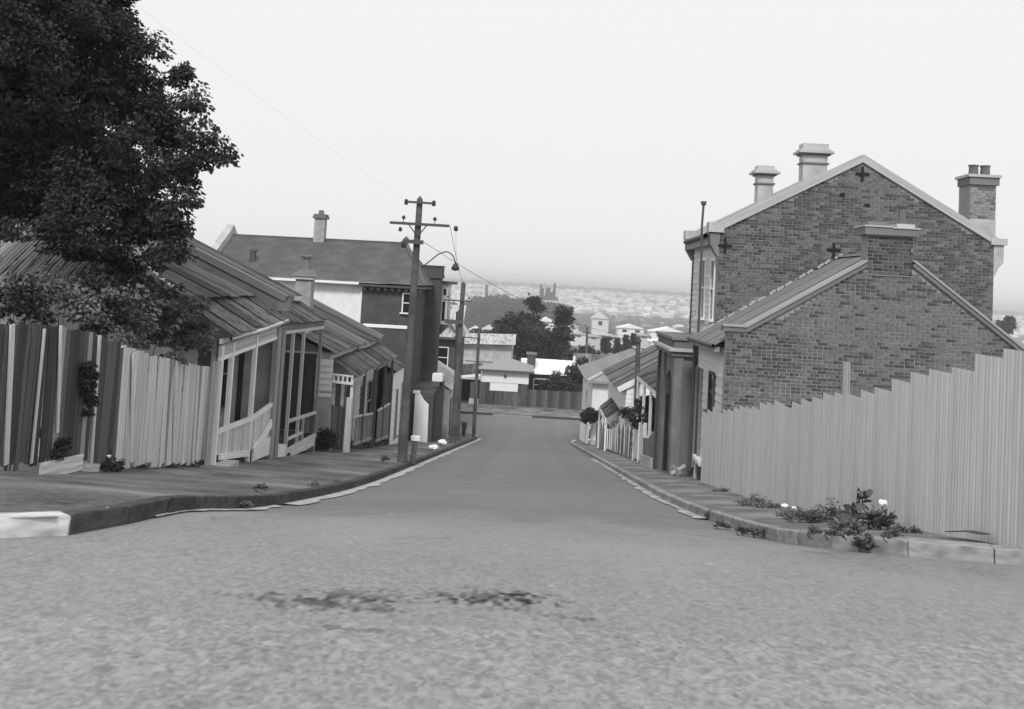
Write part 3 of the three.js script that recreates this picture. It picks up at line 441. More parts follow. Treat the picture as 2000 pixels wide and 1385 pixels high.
{ // white gabled cottage
  const c = thing('white_cottage', 'white weatherboard cottage with light bargeboard and little dark awning roof', 'cottage', V(7, base(51), 51)), D = 46.5;
  geo(c, 'gable_wall', wallG([[4.4, -6.2], [4.4, -2.75], [6.9, -1.35], [9.4, -2.75], [9.4, -6.2]], D, 0.2), m_white);
  clad(c, V(4.4, -5.8, D), east, e1, 2.4, 3.0, m_white, [[0.7, 1.5, 1.2, 2.6]], 0.2, 0.03); windowUnit(c, V(5.1, -4.6, D - 0.01), east, e1, 0.8, 1.4, m_grey, m_glass);
  box(c, 'wall', 4.4, 9.4, -7.2, -2.85, D + 0.2, 57, m_white); clad(c, V(4.4, -7, 57), e1, west, 10.4, 4.1, m_white, [], 0.2, 0.03);
  bar(c, 'bargeboard', V(4.0, -2.82, D - 0.12), V(6.95, -1.17, D - 0.12), 0.06, 0.24, m_white); bar(c, 'bargeboard', V(6.9, -1.17, D - 0.13), V(9.8, -2.82, D - 0.13), 0.06, 0.24, m_white);
  ironSlope(c, V(4.0, -2.85, 57.2), V(4.0, -2.85, D - 0.1), V(6.9, -1.2, 0).sub(V(4, -2.85, 0)), m_iron, 0.75); ironSlope(c, V(9.8, -2.85, D - 0.1), V(9.8, -2.85, 57.2), V(6.9, -1.2, 0).sub(V(9.8, -2.85, 0)), m_iron, 0.75);
  const aw = thing('porch_awning', 'small dark hipped awning over a slatted porch at the white cottage', 'porch', V(4, base(53), 53));
  ironSlope(aw, V(3.75, -4.55, 54.5), V(3.75, -4.55, 49.6), new THREE.Vector3(1.0, 0.85, 0), m_ironOld, 0.7); bar(aw, 'fascia', V(3.75, -4.62, 49.5), V(3.75, -4.62, 54.6), 0.05, 0.2, m_white);
  geo(aw, 'end_gable', wallG([[3.75, -4.6], [4.7, -3.75], [4.7, -4.6]], 49.55, 0.04), m_grey);
  for (let i = 0; i < 9; i++) { const x = 3.78 + i * 0.1; post(aw, 'slat', V(x, base(49.6) + 0.1, 49.6), V(x, -5.0, 49.6), 0.045, 0.03, m_woodWhite[i % 2]); } post(aw, 'post', V(3.78, base(54.4), 54.4), V(3.78, -4.6, 54.4), 0.09, 0.09, m_white); post(aw, 'post', V(3.78, base(49.65), 49.65), V(3.78, -4.6, 49.65), 0.09, 0.09, m_white);
}
{ // old picket fence
  const c = thing('picket_fence', 'weathered uneven picket fence in front of the white cottage', 'fence', V(4.15, base(50), 50));
  for (let i = 0, d = 40.3; d < 61; d += 0.17 + 0.03 * (i % 3), i++) { const l = rr(-0.05, 0.05), dark = R() < 0.6; post(c, 'picket', V(4.1, base(d) + 0.04, d), V(4.1 + rr(-0.03, 0.03), base(d) + rr(1.05, 1.4), d + l), 0.025, 0.09, dark ? m_woodDark[i % 5] : m_woodPale[i % 5]); }
  for (const h of [0.35, 0.95]) bar(c, 'rail', V(4.14, base(40.3) + h, 40.3), V(4.14, base(61) + h, 61), 0.05, 0.08, m_woodDark[2]);
}
{ // white corner house with a tiled hip roof
  const c = thing('corner_house', 'white rendered corner house with pale tiled hip roof at the foot of the street', 'house', V(7, base(70), 70)), D = 64, D1 = 76, ey = -4.05;
  box(c, 'wall', 3.95, 10.5, -9.2, ey, D, D1, m_stuccoPale); c.children[0].material = m_white;
  box(c, 'plinth', 3.9, 10.55, -9.25, base(D) + 0.25, D - 0.05, D1 + 0.05, m_stuccoPale);
  const A = [V(3.6, ey, D - 0.35), V(3.6, ey, D1 + 0.35), V(10.9, ey, D1 + 0.35), V(10.9, ey, D - 0.35)], r0 = V(7.2, ey + 1.75, D + 3.3), r1 = V(7.2, ey + 1.75, D1 - 3.3);
  const slope = (p, q, s, t, rows, nm) => { for (let i = 0; i < rows; i++) { const a = p.clone().lerp(t, i / rows), b = q.clone().lerp(s, i / rows), a1 = p.clone().lerp(t, (i + 1.12) / rows), b1 = q.clone().lerp(s, (i + 1.12) / rows), n = new THREE.Vector3().crossVectors(b.clone().sub(a), a1.clone().sub(a)).normalize();
    const g = sheetG([[a.clone().addScaledVector(n, 0.05), b.clone().addScaledVector(n, 0.05)], [a1, b1]]), g2 = sheetG([[a, b], [a.clone().addScaledVector(n, 0.05), b.clone().addScaledVector(n, 0.05)]]); geo(c, nm, mergeGeometries([g, g2]), m_tile); } };
  slope(A[3], A[0], r0, r0, 14, 'tile_course'); slope(A[0], A[1], r1, r0, 14, 'tile_course'); slope(A[2], A[3], r0, r1, 14, 'tile_course'); slope(A[1], A[2], r1, r1, 14, 'tile_course');
  for (const [p, q] of [[A[0], r0], [A[3], r0], [r0, r1]]) bar(c, 'ridge_cap', p.clone().add(new THREE.Vector3(0, 0.05, 0)), q.clone().add(new THREE.Vector3(0, 0.05, 0)), 0.24, 0.1, m_coping);
  bar(c, 'gutter', V(3.55, ey - 0.02, D - 0.4), V(10.9, ey - 0.02, D - 0.4), 0.1, 0.14, m_grey); bar(c, 'gutter', V(3.55, ey - 0.02, D - 0.4), V(3.55, ey - 0.02, D1 + 0.4), 0.1, 0.14, m_grey);
  windowUnit(c, V(3.94, -6.6, 70), e1, west, 1.3, 1.5, m_white, m_glass); windowUnit(c, V(5.6, -6.2, D - 0.01), east, e1, 1.2, 1.4, m_white, m_glass);
}

// ---------------------------------------------------------------- left: old paling fence and gate
{
  const top = [[11, 0.85], [12.17, 0.82], [13.35, 0.77], [14.12, 0.68], [15, 0.53], [15.68, 0.37], [17.1, 0.09], [18.4, -0.09], [20.26, -0.35]], FX = -6.32;
  const c = thing('paling_fence', 'old tall paling fence of dark and pale boards under the big tree', 'fence', V(FX, base(16), 16));
  let lean = 0.045, d = 11.2, i = 0;
  while (d < 20.4) {
    lean = d > 15.7 ? 0.015 : 0.045; const gate = d > 13.35 && d < 15.05; if (gate) { d = 15.06; continue; }
    const w = rr(0.085, 0.19), pale = d > 15.75, k0 = R(), m = pale ? (k0 < 0.12 ? m_woodMid[i % 3] : m_woodPale[Math.floor(R() * 4)]) : k0 < 0.13 ? m_woodMid[i % 3] : k0 < 0.15 ? m_woodPale[2] : m_woodDark[Math.floor(R() * 5)], y0 = base(d) + rr(0.02, 0.14), y1 = interp(top, d + w / 2) + (pale ? rr(-0.015, 0.015) : rr(-0.05, 0.04)), h = y1 - y0, jz = pale ? 0.004 : 0.012;
    post(c, 'board', V(FX + rr(-0.02, 0.02), y0, d + w / 2 - lean * h * 0.5 + rr(-jz, jz)), V(FX + rr(-0.025, 0.02) - 0.01, y1, d + w / 2 + lean * h * 0.5 + rr(-jz, jz)), rr(0.018, 0.028), w - rr(0.002, pale ? 0.006 : 0.02), m); d += w; i++;
  }
  // pale battens nailed over gaps
  for (const [u0, v0, u1, v1, w] of [[12, 908, 24, 634, 0.1], [61, 905, 87, 642, 0.05], [256, 903, 262, 690, 0.12], [338, 900, 345, 705, 0.06]]) { const a = XP(u0, v0, FX + 0.035), b = XP(u1, v1, FX + 0.035); post(c, 'batten', a, b, 0.02, w, m_woodPale[3]); }
  for (const h of [0.4, 1.5]) { bar(c, 'rail', V(FX - 0.06, base(11.2) + h, 11.2), V(FX - 0.06, base(13.3) + h, 13.3), 0.05, 0.09, m_woodDark[0]); bar(c, 'rail', V(FX - 0.06, base(15.2) + h - 0.1, 15.2), V(FX - 0.06, base(20.3) + h - 0.1, 20.3), 0.05, 0.09, m_woodDark[0]); }
  for (const d of [11.4, 15.3, 17.8]) post(c, 'post', V(FX - 0.12, base(d) - 0.2, d), V(FX - 0.12, interp(top, d) - 0.1, d), 0.1, 0.1, m_woodDark[2]);
  post(c, 'end_post', V(FX + 0.02, base(20.5) - 0.05, 20.5), V(FX + 0.02, -0.25, 20.6), 0.11, 0.11, m_woodPale[2]);
  const g = thing('board_gate', 'dark sagging board gate with a fallen pale plank at its foot', 'gate', V(FX, base(14.2), 14.2));
  for (let d = 13.38, k = 0; d < 15.0; k++) { const w = rr(0.12, 0.17), y0 = base(d) + 0.14 + 0.05 * Math.sin(k), y1 = interp(top, d) - 0.03 + rr(-0.02, 0.02), h = y1 - y0; post(g, 'board', V(FX + 0.0, y0, d + w / 2 - lean * h / 2), V(FX - 0.015, y1, d + w / 2 + lean * h / 2), 0.022, w - 0.01, R() < 0.1 ? m_woodMid[k % 3] : m_woodDark[k % 5]); d += w; }
  { const a = XP(112, 845, FX + 0.03), b = XP(119, 636, FX + 0.03); post(g, 'batten', a, b, 0.02, 0.06, m_woodPale[1]); const e = XP(178, 905, FX + 0.03), f = XP(195, 655, FX + 0.03); post(g, 'batten', e, f, 0.025, 0.07, m_woodPale[0]); }
  bar(g, 'plank', XP(78, 922, FX + 0.1), XP(160, 902, FX + 0.06), 0.03, 0.22, m_woodPale[1]); bar(g, 'plank', XP(163, 912, FX + 0.05), XP(192, 914, FX + 0.05), 0.03, 0.12, m_woodPale[2]);
  bar(g, 'brace', V(FX - 0.05, base(13.4) + 0.5, 13.4), V(FX - 0.05, base(15) + 1.6, 15), 0.03, 0.1, m_woodDark[0]);
}

// ---------------------------------------------------------------- left: first pair of cottages with boarded verandahs
const WX = -7.35, VX = -6.22, NX = new THREE.Vector3(1, 0, 0);
{
  const c = thing('hip_roof_cottage', 'cottage with pale corrugated hip roof and white boarded verandah behind the tree', 'cottage', V(-10, base(22.5), 22.5));
  const D0 = 20.5, D1 = 25.2, ey = 1.0, ex = -6.9;
  box(c, 'wall', -15, WX, -2.9, ey, D0, D1, m_stuccoPale);
  // roof: street slope and the hip that faces the crossing
  const rx = -11.2, ry = ey + 0.45 * (ex - rx), hd = D0 - 0.25 + (ry - ey) / 0.54;
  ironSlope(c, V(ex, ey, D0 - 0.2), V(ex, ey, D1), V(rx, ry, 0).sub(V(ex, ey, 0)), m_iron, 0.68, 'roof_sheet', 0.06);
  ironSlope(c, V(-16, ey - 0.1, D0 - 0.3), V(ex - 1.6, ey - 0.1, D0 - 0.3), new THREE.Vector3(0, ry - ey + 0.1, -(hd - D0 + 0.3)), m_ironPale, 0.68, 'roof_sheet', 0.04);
  bar(c, 'hip_cap', V(ex - 0.3, ey + 0.12, D0 - 0.1), V(rx, ry + 0.03, hd), 0.2, 0.06, m_ironPale[1]); bar(c, 'ridge_cap', V(rx, ry + 0.03, hd), V(rx, ry + 0.03, D1), 0.2, 0.06, m_ironPale[1]);
  // verandah roof, wavy and split in two sheets
  ironSlope(c, V(-6.05, 0.3, D0), V(-6.05, 0.44, D1 + 0.05), new THREE.Vector3(-0.95, 0.56, 0), m_iron, 0.62, 'verandah_sheet', 0.12);
  geo(c, 'gutter', tubeG([V(-6.02, 0.22, D0), V(-6.02, 0.3, 23), V(-6.02, 0.42, D1)], 0.045), m_woodPale[0]);
  // fire wall between the two cottages, coped
  geo(c, 'fire_wall', wallG([[-6.25, -2.9], [-6.25, 0.95], [-11.5, 3.25], [-11.5, -2.9]], D1 + 0.02, 0.2), m_stucco);
  box(c, 'end_panel', -7.02, -6.34, -2.4, 0.35, D1 - 0.02, D1 + 0.019, m_stuccoPale); clad(c, V(-7.36, -2.4, D1 + 0.02), east, e1, 0.2, 2.8, m_cream, [], 0.19); box(c, 'end_door', -7.16, -7.02, -2.45, -0.3, D1 - 0.01, D1 + 0.019, m_dark);
  bar(c, 'coping', V(-6.1, 0.96, D1 + 0.12), V(-11.5, 3.34, D1 + 0.12), 0.32, 0.16, m_stucco); box(c, 'corbel', -6.3, -6.0, 0.65, 0.9, D1, D1 + 0.24, m_stucco);
  // verandah front
  const H = [[20.62, 0.12], [21.35, 0.12], [23.15, 0.18], [25.1, 0.28]];
  for (const [d, w] of H) post(c, 'post', V(VX, base(d) - 0.02, d - 0.05), V(VX, 0.05 + (d - 20.5) * 0.045, d), w === 0.28 ? 0.14 : 0.09, d > 25 ? 0.3 : 0.11, d > 25 ? m_woodMid[2] : m_woodWhite[0]);
  for (const [k, h, w, m] of [[0.13, 0.1, 0.05, m_woodWhite[0]], [-0.08, 0.26, 0.03, m_woodPale[2]], [-0.22, 0.08, 0.06, m_woodWhite[1]]]) bar(c, 'fascia', V(VX, k + 0.02, D0), V(VX, k + 0.24, D1), w, h, m);
  bar(c, 'handrail', V(VX, -1.67, 20.65), V(VX, -1.72, 23.15), 0.08, 0.09, m_woodWhite[0]); bar(c, 'handrail', V(VX, -1.74, 23.2), V(VX, -1.6, 25), 0.08, 0.09, m_woodWhite[0]);
  for (let d = 20.75, k = 0; d < 23.05; d += 0.15, k++) post(c, 'slat', V(VX, base(d) + 0.2, d), V(VX, -1.72, d + 0.02), 0.02, 0.115, m_woodPale[k % 5]);
  for (let d = 23.3, k = 0; d < 24.95; d += 0.14, k++) post(c, 'slat', V(VX, base(d) + 0.25, d), V(VX, -1.7 + (d - 23.3) * 0.07, d + 0.02), 0.02, 0.132, m_woodPale[(k * 2) % 5]);
  bar(c, 'bottom_rail', V(VX + 0.03, base(20.9) + 0.16, 20.9), V(VX + 0.03, base(23) + 0.18, 23), 0.05, 0.12, m_woodWhite[1]);
  bar(c, 'brace_board', V(VX + 0.05, base(23.4) + 0.2, 23.4), V(VX + 0.05, base(24.9) + 0.85, 24.9), 0.03, 0.2, m_woodWhite[1]); bar(c, 'base_board', V(VX + 0.03, base(23.4) + 0.2, 23.4), V(VX + 0.03, base(24.9) + 0.3, 24.9), 0.03, 0.42, m_white);
  box(c, 'doorstep', VX + 0.0, VX + 0.35, base(20.9) - 0.1, base(20.9) + 0.06, 20.5, 21.2, m_coping);
  box(c, 'verandah_floor', WX, VX - 0.06, -2.9, -2.45, D0, D1, m_woodDark[1]);
  clad(c, V(WX, -2.45, D0), new THREE.Vector3(0, 0, -1), NX, D1 - D0, 3.3, m_cream, [[2.1, 3.0, 0, 2.3], [3.4, 4.4, 0.7, 2.3]], 0.19);
  box(c, 'door', WX, WX + 0.03, -2.45, -0.15, 22.6, 23.5, m_darkPaint); windowUnit(c, V(WX + 0.01, -1.7, 23.9), new THREE.Vector3(0, 0, -1), NX, 1.0, 1.55, m_grey, m_glass);
}
{
  const c = thing('open_verandah_cottage', 'cottage with dark open verandah and broken base boards below the fire wall', 'cottage', V(-9, base(28), 28));
  const D0 = 25.45, D1 = 30.4, ey = 0.95, ex = -6.9;
  box(c, 'wall', -14, WX, -3.6, ey, D0, D1, m_stuccoPale);
  ironSlope(c, V(ex, ey, D0), V(ex, ey, D1), new THREE.Vector3(-4.3, 1.93, 0), m_ironOld, 0.68, 'roof_sheet', 0.04); ironSlope(c, V(-15.5, ey, D1), V(-15.5, ey, D0), new THREE.Vector3(4.3, 1.93, 0), m_ironOld, 0.68);
  ironSlope(c, V(-6.08, 0.34, D0), V(-6.08, 0.26, D1 + 0.15), new THREE.Vector3(-0.95, 0.5, 0), m_ironOld, 0.62, 'verandah_sheet', 0.05);
  bar(c, 'fascia', V(VX, 0.26, D0), V(VX, 0.18, D1 + 0.1), 0.04, 0.22, m_woodMid[0]); bar(c, 'fascia', V(VX + 0.02, 0.1, D0), V(VX + 0.02, 0.04, D1 + 0.1), 0.06, 0.08, m_woodPale[0]);
  post(c, 'corner_post', V(VX, base(25.55) - 0.05, 25.5), V(VX, 0.2, 25.55), 0.14, 0.3, m_woodMid[1]);
  for (const d of [26.75, 28.0, 30.3]) post(c, 'post', V(VX, base(d) - 0.02, d - 0.05), V(VX, 0.1, d), 0.08, 0.1, d > 30 ? m_woodMid[1] : m_woodPale[2]);
  bar(c, 'handrail', V(VX, -2.25, 26.7), V(VX, -2.45, 30.3), 0.07, 0.08, m_woodPale[2]); bar(c, 'lower_rail', V(VX, -2.72, 26.7), V(VX, -2.8, 28.6), 0.06, 0.07, m_woodPale[0]); post(c, 'stud', V(VX, -3.2, 28.6), V(VX, -2.4, 28.6), 0.06, 0.16, m_woodMid[2]);
  for (let d = 28.8, k = 0; d < 30.2; d += 0.2, k++) post(c, 'slat', V(VX - 0.02, base(d) + 0.55, d), V(VX - 0.02, -2.45, d), 0.02, 0.17, m_woodDark[k % 5]);
  bar(c, 'floor_edge', V(VX + 0.02, -3.02, 26.6), V(VX + 0.02, -3.12, 30.3), 0.07, 0.12, m_woodPale[0]);
  box(c, 'verandah_floor', WX, VX - 0.04, -3.16, -3.04, D0, D1, m_woodDark[1]); box(c, 'end_screen', WX, VX - 0.1, -3.0, -0.75, D1 - 0.05, D1, m_woodDark[0]);
  bar(c, 'base_board', V(VX + 0.02, base(25.8) + 0.14, 25.75), V(VX + 0.02, base(26.8) + 0.1, 26.7), 0.03, 0.4, m_white); bar(c, 'base_board', V(VX + 0.03, base(27.2) + 0.06, 27.2), V(VX + 0.03, base(30) + 0.26, 30.1), 0.03, 0.2, m_woodPale[1]); bar(c, 'base_board', V(VX + 0.02, -3.24, 29.0), V(VX + 0.02, -3.28, 30.2), 0.03, 0.22, m_woodWhite[0]);
  clad(c, V(WX, -3.05, D0), new THREE.Vector3(0, 0, -1), NX, D1 - D0, 3.4, m_cream, [[0.8, 1.7, 0, 2.3], [2.6, 3.8, 0.7, 2.3]], 0.19);
  box(c, 'door', WX, WX + 0.03, -3.05, -0.75, 26.25, 27.15, m_dark); windowUnit(c, V(WX + 0.01, -2.3, 28.05), new THREE.Vector3(0, 0, -1), NX, 1.2, 1.55, m_grey, m_glass);
}
// ---------------------------------------------------------------- left: second pair, stepped down
function lowCottage(name, label, D0, D1, opt) {
  const c = thing(name, label, 'cottage', V(-8, base((D0 + D1) / 2), (D0 + D1) / 2)), wx = -6.15, vx = -5.42, ey = -0.78, ex = -5.98, fl = base((D0 + D1) / 2) + 0.15, dy = opt.dy ?? 0;
  box(c, 'wall', -13, wx, base(D1) - 0.3, ey + dy, D0, D1, m_stuccoPale);
  ironSlope(c, V(ex, ey + dy, D0 - 0.15), V(ex, ey + dy, D1), new THREE.Vector3(-3.5, 1.58, 0), m_ironOld, 0.68, 'roof_sheet', 0.05); ironSlope(c, V(-13, ey + dy, D1), V(-13, ey + dy, D0 - 0.15), new THREE.Vector3(3.5, 1.58, 0), m_ironOld, 0.68);
  geo(c, 'gable_wall', wallG([[wx, ey + dy - 0.3], [ex - 0.15, ey + dy - 0.05], [-9.48, ey + dy + 1.5], [-12.8, ey + dy - 0.05], [-12.8, ey + dy - 0.3]], D0 + 0.02, 0.1), m_stucco);
  bar(c, 'coping', V(ex + 0.1, ey + dy + 0.05, D1 + 0.02), V(-9.5, ey + dy + 1.68, D1 + 0.02), 0.3, 0.16, m_stucco);
  ironSlope(c, V(vx + 0.14, -1.48 + dy, D0), V(vx + 0.14, -1.42 + dy, D1), new THREE.Vector3(-0.78, 0.5, 0), m_ironOld, 0.62, 'verandah_sheet', 0.06);
  bar(c, 'fascia', V(vx, -1.58 + dy, D0), V(vx, -1.5 + dy, D1), 0.05, 0.16, opt.pale ? m_woodPale[1] : m_woodMid[2]);
  for (const d of opt.posts) post(c, 'post', V(vx, base(d), d - 0.04), V(vx, -1.55 + dy, d), 0.09, 0.11, d === opt.posts[0] && opt.pale ? m_woodPale[0] : m_woodDark[2]);
  bar(c, 'handrail', V(vx, opt.rail[0], D0 + 1), V(vx, opt.rail[1], D1 - 0.1), 0.06, 0.07, m_woodPale[2]); bar(c, 'bottom_rail', V(vx, base(D0 + 1) + 0.2, D0 + 1), V(vx, base(D1) + 0.35, D1 - 0.1), 0.06, 0.1, m_woodMid[2]);
  for (let d = D0 + 1.1, k = 0; d < D1 - 0.15; d += 0.26, k++) post(c, 'baluster', V(vx, base(d) + 0.2, d), V(vx, lerp(opt.rail[0], opt.rail[1], (d - D0) / (D1 - D0)), d), 0.03, 0.08, m_woodMid[k % 3]);
  box(c, 'verandah_floor', wx, vx - 0.06, base(D1) - 0.2, base(D1) + 0.2, D0, D1, m_woodDark[0]);
  clad(c, V(wx, base(D1) + 0.2, D0), new THREE.Vector3(0, 0, -1), NX, D1 - D0, ey + dy - base(D1) - 0.3, m_cream, [[1.2, 2.1, 0, 2.4], [2.8, 3.8, 0.8, 2.3]], 0.19);
  box(c, 'door', wx, wx + 0.03, base(D1) + 0.2, base(D1) + 2.5, D0 + 1.2, D0 + 2.1, m_dark); windowUnit(c, V(wx + 0.01, base(D1) + 1, D0 + 2.8), new THREE.Vector3(0, 0, -1), NX, 1.0, 1.5, m_grey, m_glass);
  return c;
}
{
  const c = lowCottage('low_cottage', 'low iron-roofed cottage with a pale chimney and slatted verandah frieze', 31.5, 36.2, { posts: [31.6, 33.9, 36.1], rail: [-2.8, -3.15], pale: true }), D0 = 31.5;
  clad(c, V(-6.75, base(31.5) + 1.62, D0), east, e1, 0.72, 1.15, m_white, [], 0.19, 0.05);                         // pale boards on the end wall
  geo(c, 'foundation', wallG([[-6.85, -4], [-6.7, -1.98], [-6.02, -1.96], [-5.95, -4]], D0 - 0.03, 0.1), m_stuccoPale); c.children[c.children.length - 1].material = m_coping;
  bar(c, 'frieze', V(-6.05, -1.42, D0 - 0.02), V(-5.38, -1.46, D0 - 0.02), 0.04, 0.05, m_woodPale[0]); bar(c, 'frieze', V(-6.05, -1.64, D0 - 0.02), V(-5.38, -1.68, D0 - 0.02), 0.05, 0.08, m_woodPale[1]); for (let i = 0; i < 5; i++) post(c, 'frieze_slat', V(-5.98 + i * 0.14, -1.66, D0 - 0.02), V(-5.98 + i * 0.14, -1.44, D0 - 0.02), 0.05, 0.03, m_woodPale[1]);
  for (let i = 0; i < 5; i++) post(c, 'end_board', V(-5.98 + i * 0.115, base(D0) + 0.05, D0), V(-5.98 + i * 0.115, -2.35 - 0.05 * (i % 2), D0), 0.105, 0.02, m_woodDark[(i + 2) % 5]);
  post(c, 'end_post', V(-5.48, base(D0) - 0.05, D0 - 0.03), V(-5.46, -2.1, D0 - 0.03), 0.16, 0.05, m_woodPale[2]);
  const ch = box(c, 'chimney', -7.55, -7.05, -0.4, 1.5, 32.3, 32.8, m_stuccoPale); ch.material = m_copingWorn;
  box(ch, 'cap', -7.63, -6.97, 1.42, 1.52, 32.22, 32.88, m_coping); geo(ch, 'cap', new THREE.CylinderGeometry(0.27, 0.53, 0.22, 4, 1).rotateY(Math.PI / 4).translate(-7.3, 1.63, -32.55), m_stucco); geo(ch, 'chimney_pot', latheG([[0.15, 1.7], [0.12, 2.1], [0.19, 2.12], [0.19, 2.2], [0.1, 2.22], [0.1, 1.8]], V(-7.3, 0, 32.55)), m_stucco);
}
lowCottage('low_cottage', 'low cottage with bare dark verandah posts between the slatted frieze and the pale facade', 36.35, 40.6, { posts: [36.5, 38.6, 40.5], rail: [-3.2, -3.3], dy: -0.02 });
{
  const c = thing('pale_facade_cottage', 'narrow pale-fronted cottage with dark end wall and white capping beside the big pole', 'cottage', V(-7, base(44), 44));
  box(c, 'front', -5.75, -5.42, base(46) - 0.3, -2.15, 41, 46, m_stucco); clad(c, V(-5.42, base(46), 41), new THREE.Vector3(0, 0, -1), NX, 5, -2.2 - base(46), m_white, [[1.1, 1.5, 0.7, 2.7], [2.7, 3.2, 0.3, 2.8]], 0.3, 0.02);
  box(c, 'door', -5.42, -5.4, base(46) + 0.2, base(46) + 2.8, 43.7, 44.2, m_grey); windowUnit(c, V(-5.41, base(46) + 0.8, 42.1), new THREE.Vector3(0, 0, -1), NX, 0.4, 1.8, m_grey, m_glass, { rail: false });
  ironSlope(c, V(-5.3, -2.1, 40.9), V(-5.3, -2.1, 46), new THREE.Vector3(-1.6, 0.8, 0), m_ironOld, 0.7);
  box(c, 'end_wall', -11, -5.5, base(46), -0.62, 46, 48, m_brickFar); bar(c, 'capping', V(-7.6, -0.56, 46.2), V(-5.4, -0.56, 46.2), 0.5, 0.12, m_white); box(c, 'body', -11, -6.6, base(46), -1.4, 41, 45.99, m_stuccoPale);
}
{ // white wing wall
  const c = thing('white_wing_wall', 'bright white wing wall with scrolled top standing behind the big pole', 'wall', V(-5, base(48.4), 48.4));
  const q = [[-5.32, -6.2], [-5.32, -3.75], [-5.12, -3.7], [-5.02, -3.84], [-4.9, -4.02], [-4.66, -4.24], [-4.62, -6.2]];
  geo(c, 'wall_body', wallG(q, 48.4, 0.22), m_white); box(c, 'scroll', -5.42, -5.1, -3.72, -3.6, 48.36, 48.64, m_white);
  const b = thing('dark_annex', 'dark brick annex with a small white hood behind the white wing wall', 'building', V(-5, base(51), 51));
  box(b, 'wall', -8, -4.5, -7.2, -3.7, 48.75, 55, m_brickFar); box(b, 'door', -4.52, -4.47, base(50) + 0.1, base(50) + 2.1, 49.4, 50.4, m_woodDark[0]); box(b, 'hood', -4.75, -4.25, -3.3, -2.95, 50.4, 51.2, m_white); geo(b, 'bracket', tubeG([V(-4.5, -3.9, 50.8), V(-4.35, -3.6, 50.8), V(-4.3, -3.3, 50.8)], 0.08), m_dark);  // annex door is a flat dark board standing for a shaded door opening
}
